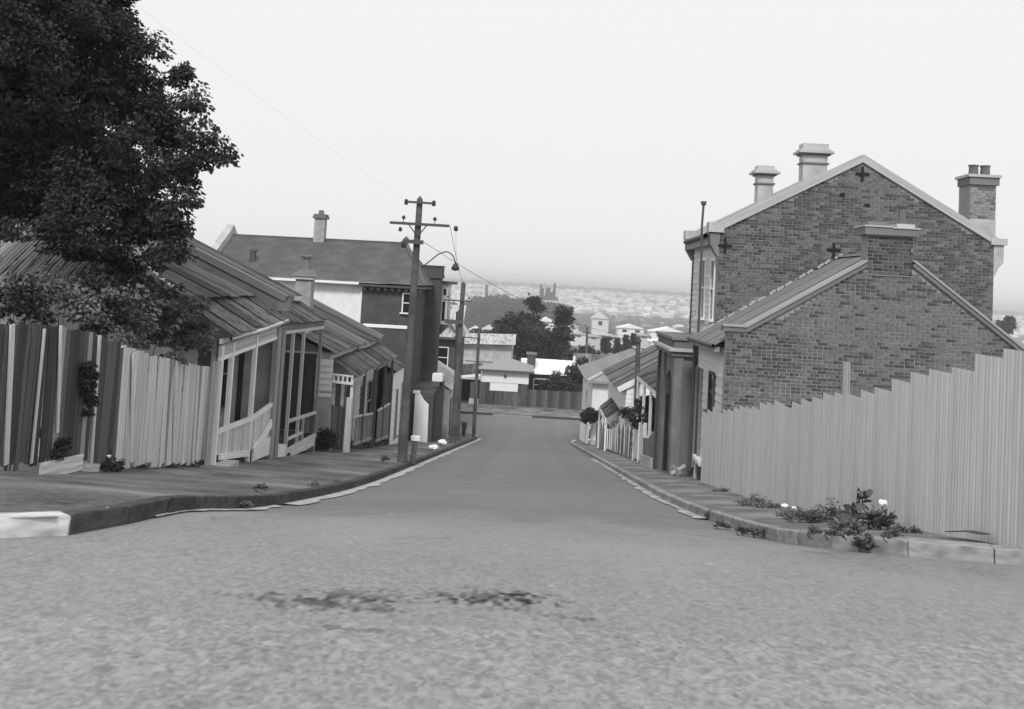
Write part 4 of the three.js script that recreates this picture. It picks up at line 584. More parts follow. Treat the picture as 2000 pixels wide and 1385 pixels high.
// ---------------------------------------------------------------- left: large brick house with a slate hip roof
{
  const D = 50, c = thing('slate_roof_house', 'large dark brick house with long slate hip roof and white end section', 'house', V(-10, base(53), 53)), ey = 1.3;
  box(c, 'wall', -8.4, -5.75, -7, ey, D + 0.01, 61, m_brickFar); box(c, 'white_wall', -16, -8.4, -7, ey - 0.02, D, 58, m_white); bar(c, 'corner_trim', V(-8.42, -6, D - 0.03), V(-8.42, ey, D - 0.03), 0.08, 0.05, m_white, e1);
  const ry = 3.45, rd = D + 4, A = V(-16.2, ey, D - 0.45), B = V(-5.3, ey + 0.05, D - 0.45), Cc = V(-5.3, ey + 0.05, 58), r0 = V(-16.2, ry, rd), r1 = V(-6.9, ry + 0.05, rd), Dd = V(-16.2, ey, 58);
  const cs = (p, q, s, t, rows) => { for (let i = 0; i < rows; i++) { const a = p.clone().lerp(t, i / rows), b = q.clone().lerp(s, i / rows), a1 = p.clone().lerp(t, (i + 1.1) / rows), b1 = q.clone().lerp(s, (i + 1.1) / rows); const n = new THREE.Vector3().crossVectors(b.clone().sub(a), a1.clone().sub(a)).normalize().multiplyScalar(0.01); if (n.y < 0) n.negate(); geo(c, 'slate_course', sheetG([[a.clone().add(n), b.clone().add(n)], [a1, b1]]), m_slate); } };
  cs(A, B, r1, r0, 20); cs(B, Cc, r1, r1, 20); cs(Cc, Dd, r0, r1, 8);
  bar(c, 'ridge_cap', r0, r1, 0.25, 0.1, m_slate); bar(c, 'hip_cap', B, r1, 0.2, 0.1, m_slate); geo(c, 'finial', latheG([[0.05, 0], [0.16, 0.1], [0.14, 0.25], [0.04, 0.35], [0.001, 0.4]], r1), m_darkPaint);
  box(c, 'eave_soffit', -8.6, -5.35, ey - 0.14, ey - 0.04, D - 0.4, 58, m_darkPaint); for (let i = 0; i < 9; i++) box(c, 'eave_bracket', -8.3 + i * 0.34, -8.18 + i * 0.34, ey - 0.3, ey - 0.145, D - 0.3, D, m_darkPaint);
  bar(c, 'gutter', V(-16, ey - 0.02, D - 0.46), V(-8.5, ey - 0.02, D - 0.46), 0.1, 0.12, m_white);
  geo(c, 'gable_parapet', sideG([[D - 0.6, ey - 0.4], [D - 0.6, ey + 0.2], [D - 0.2, ey + 0.45], [rd - 0.5, ry + 0.2], [rd, ry + 0.55], [rd + 0.4, ry + 0.3], [58, ey]], -16.5, 0.4), m_coping);
  const ch = box(c, 'chimney', -11.75, -11.2, 2.8, 4.55, rd - 0.4, rd + 0.2, m_stuccoPale); ch.material = m_copingWorn; box(ch, 'cap', -11.84, -11.1, 4.552, 4.66, rd - 0.5, rd + 0.3, m_stuccoDark); box(ch, 'cap', -11.8, -11.14, 4.661, 4.78, rd - 0.46, rd + 0.26, m_stuccoDark); geo(ch, 'chimney_pot', latheG([[0.16, 4.78], [0.13, 5.0], [0.08, 5.0], [0.08, 4.8]], V(-11.47, 0, rd - 0.1)), m_stuccoDark);
  geo(c, 'vent_pot', latheG([[0.16, 1.9], [0.15, 2.55], [0.2, 2.58], [0.2, 2.66], [0.1, 2.66]], V(-14.2, 0, D + 1.2)), m_brickFar);
  windowUnit(c, V(-6.4, -0.02, D - 0.0), east, e1, 0.5, 0.9, m_white, m_glass, {}); box(c, 'vent', -8.0, -7.7, -0.3, 0.1, D - 0.01, D + 0.1, m_darkPaint);
  // street chimney breast with corbelled head, and the white bay window beyond it
  const b = box(c, 'chimney_breast', -5.95, -4.98, -7.3, 1.75, 54.4, 55.6, m_brickFar); box(b, 'cap', -6.02, -4.9, 1.752, 1.95, 54.3, 55.7, m_brickFar); box(b, 'cap', -6.0, -4.93, 1.951, 2.35, 54.33, 55.67, m_brickFar); box(b, 'cap', -6.05, -4.88, 2.36, 2.42, 54.28, 55.7, m_darkPaint);
  const bay = box(c, 'bay_window', -5.7, -4.72, -0.75, 1.45, 56.2, 58.6, m_white); box(bay, 'pane', -4.95, -4.8, 0.85, 1.2, 56.19, 56.22, m_glass); box(bay, 'pane', -4.97, -4.82, -0.55, 0.5, 56.19, 56.22, m_glass); box(bay, 'pane', -4.72, -4.7, -0.5, 1.2, 56.5, 58.3, m_glass); box(bay, 'bay_roof', -5.75, -4.4, 1.45, 1.62, 56.0, 58.8, m_darkPaint); geo(bay, 'bracket', wallG([[-5.7, -0.76], [-4.75, -0.76], [-4.8, -1.0], [-5.2, -1.45], [-5.7, -1.5]], 56.25, 2.2), m_darkPaint);
}
{ // pale gabled cottage and the brick house behind it
  const c = thing('pale_low_cottage', 'small pale cottage with light lean-to roof between the poles', 'cottage', V(-6, base(62), 62));
  box(c, 'wall', -9, -4.55, -8.6, -4.9, 58.5, 67, m_stuccoPale); geo(c, 'end_wall', wallG([[-6.0, -8], [-6.0, -3.55], [-4.5, -4.4], [-4.5, -8]], 58.4, 0.1), m_stuccoPale); ironSlope(c, V(-4.35, -4.5, 58.2), V(-4.35, -4.5, 67), new THREE.Vector3(-2.2, 1.25, 0), m_ironPale, 0.75);
  box(c, 'door', -4.56, -4.52, base(61) + 0.1, -5.2, 60.3, 61.2, m_darkPaint); windowUnit(c, V(-4.55, -6.4, 62.5), new THREE.Vector3(0, 0, -1), NX, 1.2, 1.3, m_white, m_glass);
  const h = thing('brick_back_house', 'brick house with large pale roof beyond the pale cottage', 'house', V(-8, base(75), 75));
  box(h, 'wall', -12, -5.2, -9, -2.15, 71.5, 80, m_brickFar); ironSlope(h, V(-12.5, -2.25, 71), V(-4.9, -2.25, 71), new THREE.Vector3(0, 2.2, -3.6), m_ironPale, 0.75); ironSlope(h, V(-4.9, -2.25, 71), V(-4.9, -2.25, 80), new THREE.Vector3(-1.6, 2.2, 0), m_ironPale, 0.75); bar(h, 'gutter', V(-12.5, -2.3, 70.95), V(-4.9, -2.3, 70.95), 0.12, 0.16, m_darkPaint); windowUnit(h, V(-6.6, -4.4, 71.49), east, e1, 0.9, 1.4, m_white, m_glass);
}

// ---------------------------------------------------------------- poles, lamp and wires
function pole(name, label, foot, top, r0, r1, arms, group) {
  const c = thing(name, label, 'utility pole', foot, group), a = foot.clone().add(new THREE.Vector3(0, -0.3, 0));
  geo(c, 'shaft', taperG([a, a.clone().lerp(top, 0.5), top], r0, r1, 12), m_pole); geo(c, 'shaft_cap', new THREE.ConeGeometry(r1 * 1.02, 0.12, 12).translate(top.x, top.y + 0.06, top.z), m_pole);
  for (const [dy, w0, w1, t, ins] of arms) {
    const k = clamp(1 + dy / (top.y - a.y)), p = a.clone().lerp(top, k), ar = bar(c, 'crossarm', p.clone().add(new THREE.Vector3(w0, 0, 0.16)), p.clone().add(new THREE.Vector3(w1, -0.01, 0.16)), t, t, m_pole);
    for (const x of ins) { const g = latheG([[0.012, 0], [0.012, 0.08], [0.05, 0.09], [0.055, 0.13], [0.035, 0.17], [0.001, 0.19]], p.clone().add(new THREE.Vector3(x, t / 2, 0.16)), 10); geo(c, 'insulator', g, m_metalDark); }
  }
  return c;
}
const p1 = ZP(820, 390, 28.8);
{
  const foot = V(-3.42, base(28.8) - 0.06, 28.8), c = pole('utility_pole', 'tall timber power pole with two crossarms and a curved lamp bracket', foot, p1, 0.14, 0.085, [[-0.09, -0.36, 0.42, 0.06, []], [-0.7, -0.78, 0.9, 0.075, [-0.4, 0.48]], [-1.2, -0.38, 0.2, 0.11, []]]);
  for (const x of [-0.36, 0.42]) geo(c, 'insulator', latheG([[0.001, -0.08], [0.05, -0.07], [0.055, 0.05], [0.03, 0.08], [0.001, 0.09]], p1.clone().add(new THREE.Vector3(x, -0.1, 0.16)), 10), m_metalDark);
  geo(c, 'insulator', latheG([[0.001, -0.08], [0.06, -0.06], [0.06, 0.05], [0.001, 0.08]], p1.clone().add(new THREE.Vector3(1.08, -0.77, 0.16)), 10), m_metalDark); geo(c, 'insulator', latheG([[0.001, -0.07], [0.05, -0.05], [0.05, 0.04], [0.001, 0.06]], p1.clone().add(new THREE.Vector3(-0.48, -0.87, 0.16)), 10), m_metalDark);
  geo(c, 'insulator', latheG([[0.001, -0.14], [0.07, -0.12], [0.08, 0.05], [0.001, 0.08]], p1.clone().add(new THREE.Vector3(-0.36, -1.26, 0.16)), 10), m_metalDark);
  bar(c, 'brace', p1.clone().add(new THREE.Vector3(-0.02, -1.02, 0.13)), p1.clone().add(new THREE.Vector3(-0.26, -0.72, 0.13)), 0.02, 0.03, m_metalDark); bar(c, 'brace', p1.clone().add(new THREE.Vector3(0.02, -1.05, 0.13)), p1.clone().add(new THREE.Vector3(0.26, -0.72, 0.13)), 0.02, 0.03, m_metalDark);
  const L = thing('street_lamp', 'dark bell-shaped street lamp hanging from the curved pole bracket', 'street lamp', ZP(890, 528, 28.8));
  geo(L, 'bracket', tubeG([ZP(822, 524, 28.75), ZP(842, 508, 28.75), ZP(858, 496, 28.75), ZP(873, 492, 28.75), ZP(884, 499, 28.75), ZP(890, 514, 28.75)], 0.018, 40), m_metalDark); const lp = ZP(890, 514, 28.75);
  geo(L, 'lamp_shade', latheG([[0.02, 0.02], [0.05, -0.02], [0.1, -0.1], [0.12, -0.16], [0.09, -0.2], [0.001, -0.22]], lp), m_metalDark);
  const b = thing('guard_post', 'short dark post with white top beside the tall timber pole', 'post', V(-3.4, base(29.4), 29.4)); post(b, 'shaft', V(-3.2, base(29.4) - 0.15, 29.5), V(-3.16, base(29.4) + 0.5, 29.5), 0.14, 0.14, m_woodDark[2]); geo(b, 'cap', boxG(-3.28, -3.02, base(29.4) + 0.5, base(29.4) + 0.62, 29.4, 29.62), m_white);
}
const p2 = ZP(905, 554, 50.9), p4 = ZP(1247, 660, 45);
pole('utility_pole', 'lighter timber pole with a long thin crossarm below the slate roofed house', V(-3.6, base(50.9) - 0.05, 50.9), p2, 0.16, 0.11, [[-0.85, -0.9, 0.5, 0.07, [-0.7, 0.35]], [-1.9, -0.8, 0.1, 0.2, []]]);
pole('utility_pole', 'stub pole standing close behind the lighter timber pole', V(-3.75, base(56) - 0.05, 56), ZP(896, 610, 56), 0.18, 0.16, []);
pole('utility_pole', 'slender pole with two short arms at the lower left street corner', V(-3.38, base(66.6) - 0.08, 66.6), ZP(936, 642, 66.6), 0.13, 0.09, [[-0.6, -1.6, 0.1, 0.07, []], [-2.1, -0.8, 1.0, 0.06, []]]);
pole('utility_pole', 'thin pole rising behind the picket fence on the cottage side', V(4.75, base(45) - 0.05, 45), p4, 0.13, 0.1, [[-0.12, -0.1, 0.12, 0.1, []]]);
pole('utility_pole', 'far thin pole in front of the grassy field and hedge', V(ZP(1146, 710, 118).x, base(118), 118), ZP(1147, 640, 118), 0.16, 0.12, [[-0.6, -0.5, 0.5, 0.1, []]]);
function wire(label, a, b, sag, r = 0.007) { const pts = range(0, 1, 12).map((t) => a.clone().lerp(b, t).add(new THREE.Vector3(0, -sag * 4 * t * (1 - t), 0))); const o = geo(scene, numbered('overhead_wire'), tubeG(pts, r, 40, 5), m_metalDark); return tag(o, label, 'wire'); }
wire('overhead wire from the tall pole to the thin pole behind the picket fence', p1.clone().add(new THREE.Vector3(0.2, -1.2, 0)), p4, 0.5);
wire('overhead wire from the tall pole top out over the crossing', p1.clone().add(new THREE.Vector3(-0.36, -0.05, 0.1)), V(-11, 9.5, 3), 0.4, 0.001);
wire('overhead wire from the tall pole crossarm to the lighter pole', p1.clone().add(new THREE.Vector3(0.9, -0.7, 0)), p2.clone().add(new THREE.Vector3(0.35, -0.7, 0)), 0.35);
wire('lamp cable looping from crossarm end down to the lamp', p1.clone().add(new THREE.Vector3(1.08, -0.8, 0.16)), ZP(891, 514, 28.75), 0.02, 0.004);

// ---------------------------------------------------------------- big tree, shrubs, weeds
{
  const D = 17, px = FPX / D, c = thing('large_tree', 'large dark leafy tree overhanging the old paling fence', 'tree', V(-9.4, base(D), D));
  const lob = [[60, 80, 190], [180, 70, 105], [232, 150, 90], [245, 40, 45], [300, 190, 72], [335, 255, 66], [395, 292, 40], [345, 325, 60], [100, 250, 190], [220, 310, 125], [60, 385, 70], [180, 420, 100], [300, 430, 68], [255, 490, 60], [205, 535, 34], [0, 250, 200], [-90, 90, 200], [-110, 300, 170], [345, 470, 26], [350, 385, 42], [338, 430, 38], [270, 380, 70], [15, 445, 45], [100, -120, 220], [-80, -100, 240], [150, 470, 36], [292, 78, 16], [350, 135, 18], [372, 185, 18], [388, 240, 16], [430, 290, 9]];
  const L = lob.map(([u, v, r], i) => { const R0 = Math.max(r - 20, r * 0.55) / px, dz = r < 60 ? -0.6 : (i * 0.37 % 1 - 0.5) * 1.6; return { c: ZP(u, v, D + dz), r: R0, n: Math.max(3, Math.round(R0 * R0 * 72)) }; });
  const cr = geo(c, 'crown', foliage(L, 0.075, 210, 0.27, 21, { inner: 0.3, droop: 0.6 }), m_leafTree); cr.userData.kind = 'stuff';
  const t0 = V(-9.4, base(D) - 0.2, D), t1 = V(-9.3, 1.2, D), f = V(-9.2, 2.6, D);
  geo(c, 'trunk', taperG([t0, t1, f], 0.34, 0.22), m_bark);
  for (const [u, v] of [[300, 200], [100, 60], [240, 420], [0, 260], [200, 130]]) { const q = ZP(u, v, D); geo(c, 'limb', taperG([f.clone().add(new THREE.Vector3(0, -0.4, 0)), f.clone().lerp(q, 0.5).add(new THREE.Vector3(0, 0.3, 0)), q], 0.14, 0.03, 8), m_bark); }
}
function shrub(name, label, lobes, leaf, per, cl, seed, m, group, foot, cat = 'shrub', opt = {}) {
  const b = foot ?? lobes[0].c.clone(), c = thing(name, label, cat, b, group); const g = geo(c, 'foliage', foliage(lobes, leaf, per, cl, seed, opt), m); g.userData.kind = 'stuff';
  for (let i = 0; i < (opt.stems ?? 3); i++) { const l = lobes[i % lobes.length]; geo(c, 'stem', taperG([b.clone().add(new THREE.Vector3((i - 1) * 0.03, -0.05, 0)), b.clone().lerp(l.c, 0.5).add(new THREE.Vector3((i - 1) * 0.05, 0, 0)), l.c.clone().add(new THREE.Vector3(0, l.r * 0.3, 0))], leaf * 0.16, leaf * 0.06, 5), m_bark); }
  return c;
}
const pl = (u, v, r, d, n) => { const R0 = r * d / FPX; return { c: ZP(u, v, d), r: R0, n: n ?? Math.max(4, Math.round(14 * R0 * R0 * 6)) }; };
shrub('shrub', 'dark dense shrub behind the dark end of the paling fence', [pl(30, 585, 45, 14.5), pl(-40, 600, 60, 14.5), pl(75, 600, 35, 14.8)], 0.08, 70, 0.17, 31, m_leafTree, null, V(-7.3, base(14.5), 14.5));
shrub('shrub', 'glossy flowering shrub spilling over the middle of the paling fence', [pl(130, 585, 45, 16), pl(190, 590, 50, 16.2), pl(115, 545, 25, 16.2), pl(240, 590, 50, 16.5), pl(210, 620, 40, 16.2), pl(160, 625, 30, 15.8)], 0.085, 62, 0.17, 33, m_leafShrub, null, V(-7.4, base(16), 16), 'shrub', { tone: [0.5, 2.4] });
shrub('shrub', 'tall leafy shrub between the pale palings and the boarded verandah', [pl(290, 590, 60, 18), pl(330, 610, 55, 18.4), pl(270, 560, 35, 18), pl(370, 640, 40, 18.8), pl(330, 665, 35, 18.5), pl(290, 640, 45, 17.8), pl(388, 660, 26, 19.3), pl(385, 585, 14, 19)], 0.085, 62, 0.17, 35, m_leafShrub, null, V(-7.3, base(18.3), 18.3), 'shrub', { tone: [0.5, 2.0] });
shrub('climber', 'dark creeper hanging on the old board gate', [[168, 715, 0.1], [174, 735, 0.12], [170, 760, 0.1], [178, 778, 0.09], [173, 800, 0.05], [165, 745, 0.06], [122, 862, 0.09], [112, 880, 0.07]].map(([u, v, r], i) => ({ c: XP(u, v, -6.25), r, rx: 0.05, n: Math.round(900 * r * r) + 3 })), 0.05, 26, 0.07, 37, m_leafTree, null, V(-6.26, base(14.6), 14.6), 'climber', { stems: 0 });
shrub('weed', 'weedy clump with a pale flower at the foot of the board gate', [pl(205, 900, 12, 15.5, 16), pl(222, 905, 12, 15.7, 14)], 0.07, 26, 0.08, 39, m_leafWeed, null, V(-6.2, base(15.5), 15.5), 'weed');
shrub('shrub', 'dark bush filling the gap beside the low cottage end wall', [pl(640, 850, 14, 30.9, 30), pl(632, 862, 14, 30.8, 30)], 0.07, 40, 0.12, 41, m_leafTree, null, V(-6.3, base(31), 31));
// weeds: [u, v of the foot, width px, height px]
function weed(u, v, w, h, side, seed, label, group, leaf = 0.05, m = m_leafWeed) {
  let d = 10; for (let i = 0; i < 40; i++) { const p = ZP(u, v, d), g = side === 'road' ? base(d) - 0.2 : base(d) - 0.05; d += (p.y - g) * 2.2; d = clamp(d, 5, 70); }
  const p = ZP(u, v, d), k = d / FPX, q = rng(seed), L = [];
  for (let i = 0; i < 6; i++) { const t = (i + q()) / 6 - 0.5, hh = h * (0.45 + 0.6 * q()) * (1 - Math.abs(t)); L.push({ c: p.clone().add(new THREE.Vector3(t * w * k, hh * k * 0.45, (q() - 0.5) * w * k * 0.5)), r: w * k * 0.16, ry: hh * k * 0.5, n: Math.max(3, Math.round(w * hh * k * k * 110)) }); }
  return shrub('weed', label, L, leaf, 15, Math.min(0.09, h * k * 0.3), seed, m, group, p, 'weed', { inner: 0.5, droop: -0.35, narrow: 0.2, tone: [0.6, 1.9], stems: 1 });
}
const wg = 'weeds along the iron fence', kg = 'weeds in the kerb joints';
[[1470, 988, 50, 24], [1500, 993, 44, 16], [1415, 962, 40, 10], [1560, 1018, 60, 30], [1598, 1020, 54, 34], [1622, 1018, 40, 48], [1570, 1000, 30, 16]].forEach(([u, v, w, h], i) => weed(u, v, w, h, 'path', 50 + i, 'scrubby green weed clump along the iron fence foot', wg));
weed(1712, 1035, 44, 50, 'path', 61, 'dark rounded weed topped by a scrap of white paper', null, 0.07, m_leafShrub);
[[1755, 1042, 24, 20], [1740, 1050, 34, 14], [1786, 1042, 18, 12], [1660, 1045, 12, 12], [1625, 1045, 14, 12], [1590, 1042, 16, 10]].forEach(([u, v, w, h], i) => weed(u, v, w, h, 'path', 70 + i, 'tiny weed tuft growing out of the cracked footpath', 'weed tufts in the footpath', 0.035));
[[1690, 1072, 26, 30], [1388, 1012, 16, 18], [1410, 1030, 22, 14], [1452, 1042, 26, 18], [1482, 1046, 18, 14], [1335, 985, 10, 10]].forEach(([u, v, w, h], i) => weed(u, v, w, h, 'road', 80 + i, 'grass tuft sprouting between the pale kerb stones', kg, 0.05));
[[610, 962, 18, 26], [502, 978, 18, 14], [655, 952, 16, 14], [480, 990, 14, 10]].forEach(([u, v, w, h], i) => weed(u, v, w, h, 'road', 90 + i, 'weed tuft rooted in the dark kerb', 'weeds in the dark kerb', 0.05));
[[508, 955, 14, 8], [752, 900, 12, 14], [340, 918, 30, 12], [370, 916, 34, 14], [445, 908, 14, 12], [272, 918, 24, 10]].forEach(([u, v, w, h], i) => weed(u, v, w, h, 'path', 96 + i, 'low weed tuft on the dark footpath', 'weeds on the dark footpath', 0.05));
{ // broad-leaved weed with separate large leaves
  const d = 14.0, p = XP(1672, 1030, fenceX(13.9) - 0.3), c = thing('broadleaf_weed', 'upright weed with big paddle leaves against the iron fence', 'weed', p), k = -p.z / FPX;
  const lf = new THREE.Shape(); lf.moveTo(0, 0); lf.bezierCurveTo(0.35, 0.25, 0.35, 0.8, 0, 1); lf.bezierCurveTo(-0.35, 0.8, -0.35, 0.25, 0, 0); const lg = new THREE.ShapeGeometry(lf, 6); { const a = lg.attributes.position; for (let i = 0; i < a.count; i++) a.setZ(i, 0.35 * Math.abs(a.getX(i)) - 0.25 * a.getY(i) ** 2); lg.computeVertexNormals(); }
  const ml = M(0.1, { side: THREE.DoubleSide, roughness: 0.5 });
  for (const [sx, H] of [[0, 70], [12, 62], [-10, 40]]) { const top = p.clone().add(new THREE.Vector3(sx * k, H * k, 0)); geo(c, 'stem', taperG([p, p.clone().lerp(top, 0.5), top], 0.012, 0.005, 5), m_bark);
    for (let i = 0; i < 7; i++) { const me = add(new THREE.Mesh(lg, ml), 'leaf', c), q = p.clone().lerp(top, 0.25 + 0.75 * i / 6).sub(p), s = rr(0.13, 0.22); me.position.copy(q); me.rotation.set(rr(-0.7, 0.2), i * 2.4, rr(-1.3, -0.7) * (i % 2 ? 1 : -1), 'YXZ'); me.scale.set(s, s, s); } }
  weed(1655, 1040, 40, 30, 'path', 110, 'low leafy clump at the foot of the paddle-leaved weed', null, 0.06);
}
// scraps of paper and rubbish
function scrap(u, v, w, side, label, name = 'paper_scrap', cat = 'paper', seed = 1, x) {
  let d = 10; if (x === undefined) for (let i = 0; i < 40; i++) { const p = ZP(u, v, d), g = side === 'road' ? base(d) - 0.22 : base(d) - 0.04; d += (p.y - g) * 2.2; d = clamp(d, 4, 70); }
  const p = x === undefined ? ZP(u, v, d) : XP(u, v, x), s = w * -p.z / FPX, g = new THREE.IcosahedronGeometry(s / 2, 2), a = g.attributes.position;
  for (let i = 0; i < a.count; i++) { const k = 0.55 + 0.9 * vn(a.getX(i) * 5 / s + seed * 7, a.getY(i) * 5 / s + a.getZ(i) * 6 / s, 140 + seed); a.setXYZ(i, a.getX(i) * k, a.getY(i) * k * 0.6 + s * 0.15, a.getZ(i) * k); }
  g.computeVertexNormals(); g.translate(p.x, p.y, p.z); const o = geo(scene, numbered(name), g, name === 'stone_chip' ? m_kerbR[0] : m_white); return tag(o, label, cat, undefined);
}
scrap(1533, 990, 12, 'x', 'crumpled white paper lodged in the scrubby weeds', 'paper_scrap', 'paper', 2, 4.2); scrap(1551, 995, 12, 'x', 'smaller crumpled paper beside the first in the scrubby weeds', 'paper_scrap', 'paper', 3, 4.2); scrap(1726, 984, 16, 'x', 'white paper scrap caught on the dark rounded weed', 'paper_scrap', 'paper', 4, 4.05);
scrap(638, 960, 16, 'road', 'white scrap lying in the gutter against the dark kerb', 'paper_scrap', 'paper', 5); scrap(846, 876, 16, 'path', 'pale rubbish bundle on the footpath past the tall pole', 'rubbish_bundle', 'rubbish', 6); scrap(864, 866, 16, 'path', 'flat white rubbish heap near the lighter pole', 'rubbish_bundle', 'rubbish', 7); scrap(784, 868, 6, 'path', 'tiny white scrap just beyond the tall pole', 'paper_scrap', 'paper', 8); scrap(212, 892, 8, 'x', 'small pale flower head beside the board gate', 'flower', 'flower', 9, -6.1);
[[265, 1034, 6], [318, 1022, 6], [360, 1026, 4], [415, 1010, 8], [195, 1042, 7], [210, 992, 5]].forEach(([u, v, w], i) => { const o = scrap(u, v, w, i === 5 ? 'path' : 'road', 'small pale stone chip along the dark kerb', 'stone_chip', 'stone', 20 + i); o.userData.group = 'stone chips by the dark kerb'; });
{ const q = thing('hydrant_post', 'stubby dark hydrant post near the lower left corner', 'hydrant', V(-4.0, base(66), 66)); geo(q, 'barrel', latheG([[0.001, 0.9], [0.1, 0.88], [0.17, 0.8], [0.17, 0.7], [0.13, 0.68], [0.13, 0]], V(-4.0, base(66), 66)), m_metalDark); geo(q, 'outlet', new THREE.CylinderGeometry(0.06, 0.06, 0.3, 10).rotateZ(Math.PI / 2).translate(-3.95, base(66) + 0.55, -66), m_metalDark);
  const m = thing('broken_meter_box', 'broken pale box tipped against the cottage front by the downpipe', 'box', V(4.2, base(28.8), 28.8)); bar(m, 'plank', V(4.1, base(29) + 0.04, 29), V(4.42, base(28.8) + 0.3, 28.7), 0.04, 0.09, m_woodPale[2]); bar(m, 'plank', V(4.12, base(29) + 0.26, 28.95), V(4.34, base(28.8) + 0.05, 28.75), 0.04, 0.07, m_woodMid[1]); box(m, 'lid', 4.2, 4.4, base(28.9), base(28.9) + 0.16, 28.8, 29.0, m_woodMid[0]); }
{ // dark plates added for the shaded gap under the near end of the fence
  const d = 10.4, y = base(d), s = thing('gap_shade_plates', 'bent dark plates standing for the shaded gap at the fence foot by the kerb corner', 'scrap', V(4.4, y, d)); bar(s, 'plate', V(4.36, base(10.7) + 0.005, 10.7), V(4.44, base(10.45) + 0.022, 10.45), 0.12, 0.01, m_dark); bar(s, 'plate', V(4.44, base(10.44) + 0.022, 10.44), V(4.5, base(10.2) + 0.005, 10.2), 0.12, 0.01, m_ironOld[1]); }
// garden plants on the right
shrub('shrub', 'dark garden shrub behind the gate panels and picket fence', [pl(1262, 790, 18, 38.5, 36), pl(1275, 815, 16, 37.5, 30), pl(1255, 820, 16, 39, 30)], 0.1, 40, 0.16, 121, m_leafTree, null, V(4.7, base(38.3), 38.3));
shrub('shrub', 'spiky garden shrub among the old pickets', [pl(1245, 820, 16, 43, 30), pl(1225, 805, 12, 46, 24)], 0.1, 36, 0.16, 123, m_leafTree, null, V(4.6, base(44), 44));
shrub('shrub', 'bushy shrub leaning over the white palings of the corner house', [pl(1153, 806, 9, 63, 26), pl(1145, 810, 6, 63, 14), pl(1160, 814, 9, 63.2, 22), pl(1150, 816, 7, 63, 16), pl(1164, 806, 5, 63.4, 10), pl(1142, 815, 4, 62.8, 8)], 0.14, 36, 0.2, 125, m_leafTree, null, V(3.8, base(63) + 0.4, 63));
{ const c = thing('white_paling_fence', 'short white paling fence at the foot of the corner house', 'fence', V(3.7, base(66), 66)); for (let i = 0, d = 61.3; d < 71; d += 0.2, i++) post(c, 'paling', V(3.66, base(d) + 0.03, d), V(3.66, base(d) + 1.25 + 0.05 * (i % 2), d), 0.025, 0.17, m_woodWhite[i % 2]); for (const h of [0.3, 1.0]) bar(c, 'rail', V(3.72, base(61.3) + h, 61.3), V(3.72, base(71) + h, 71), 0.06, 0.09, m_woodWhite[0]); }

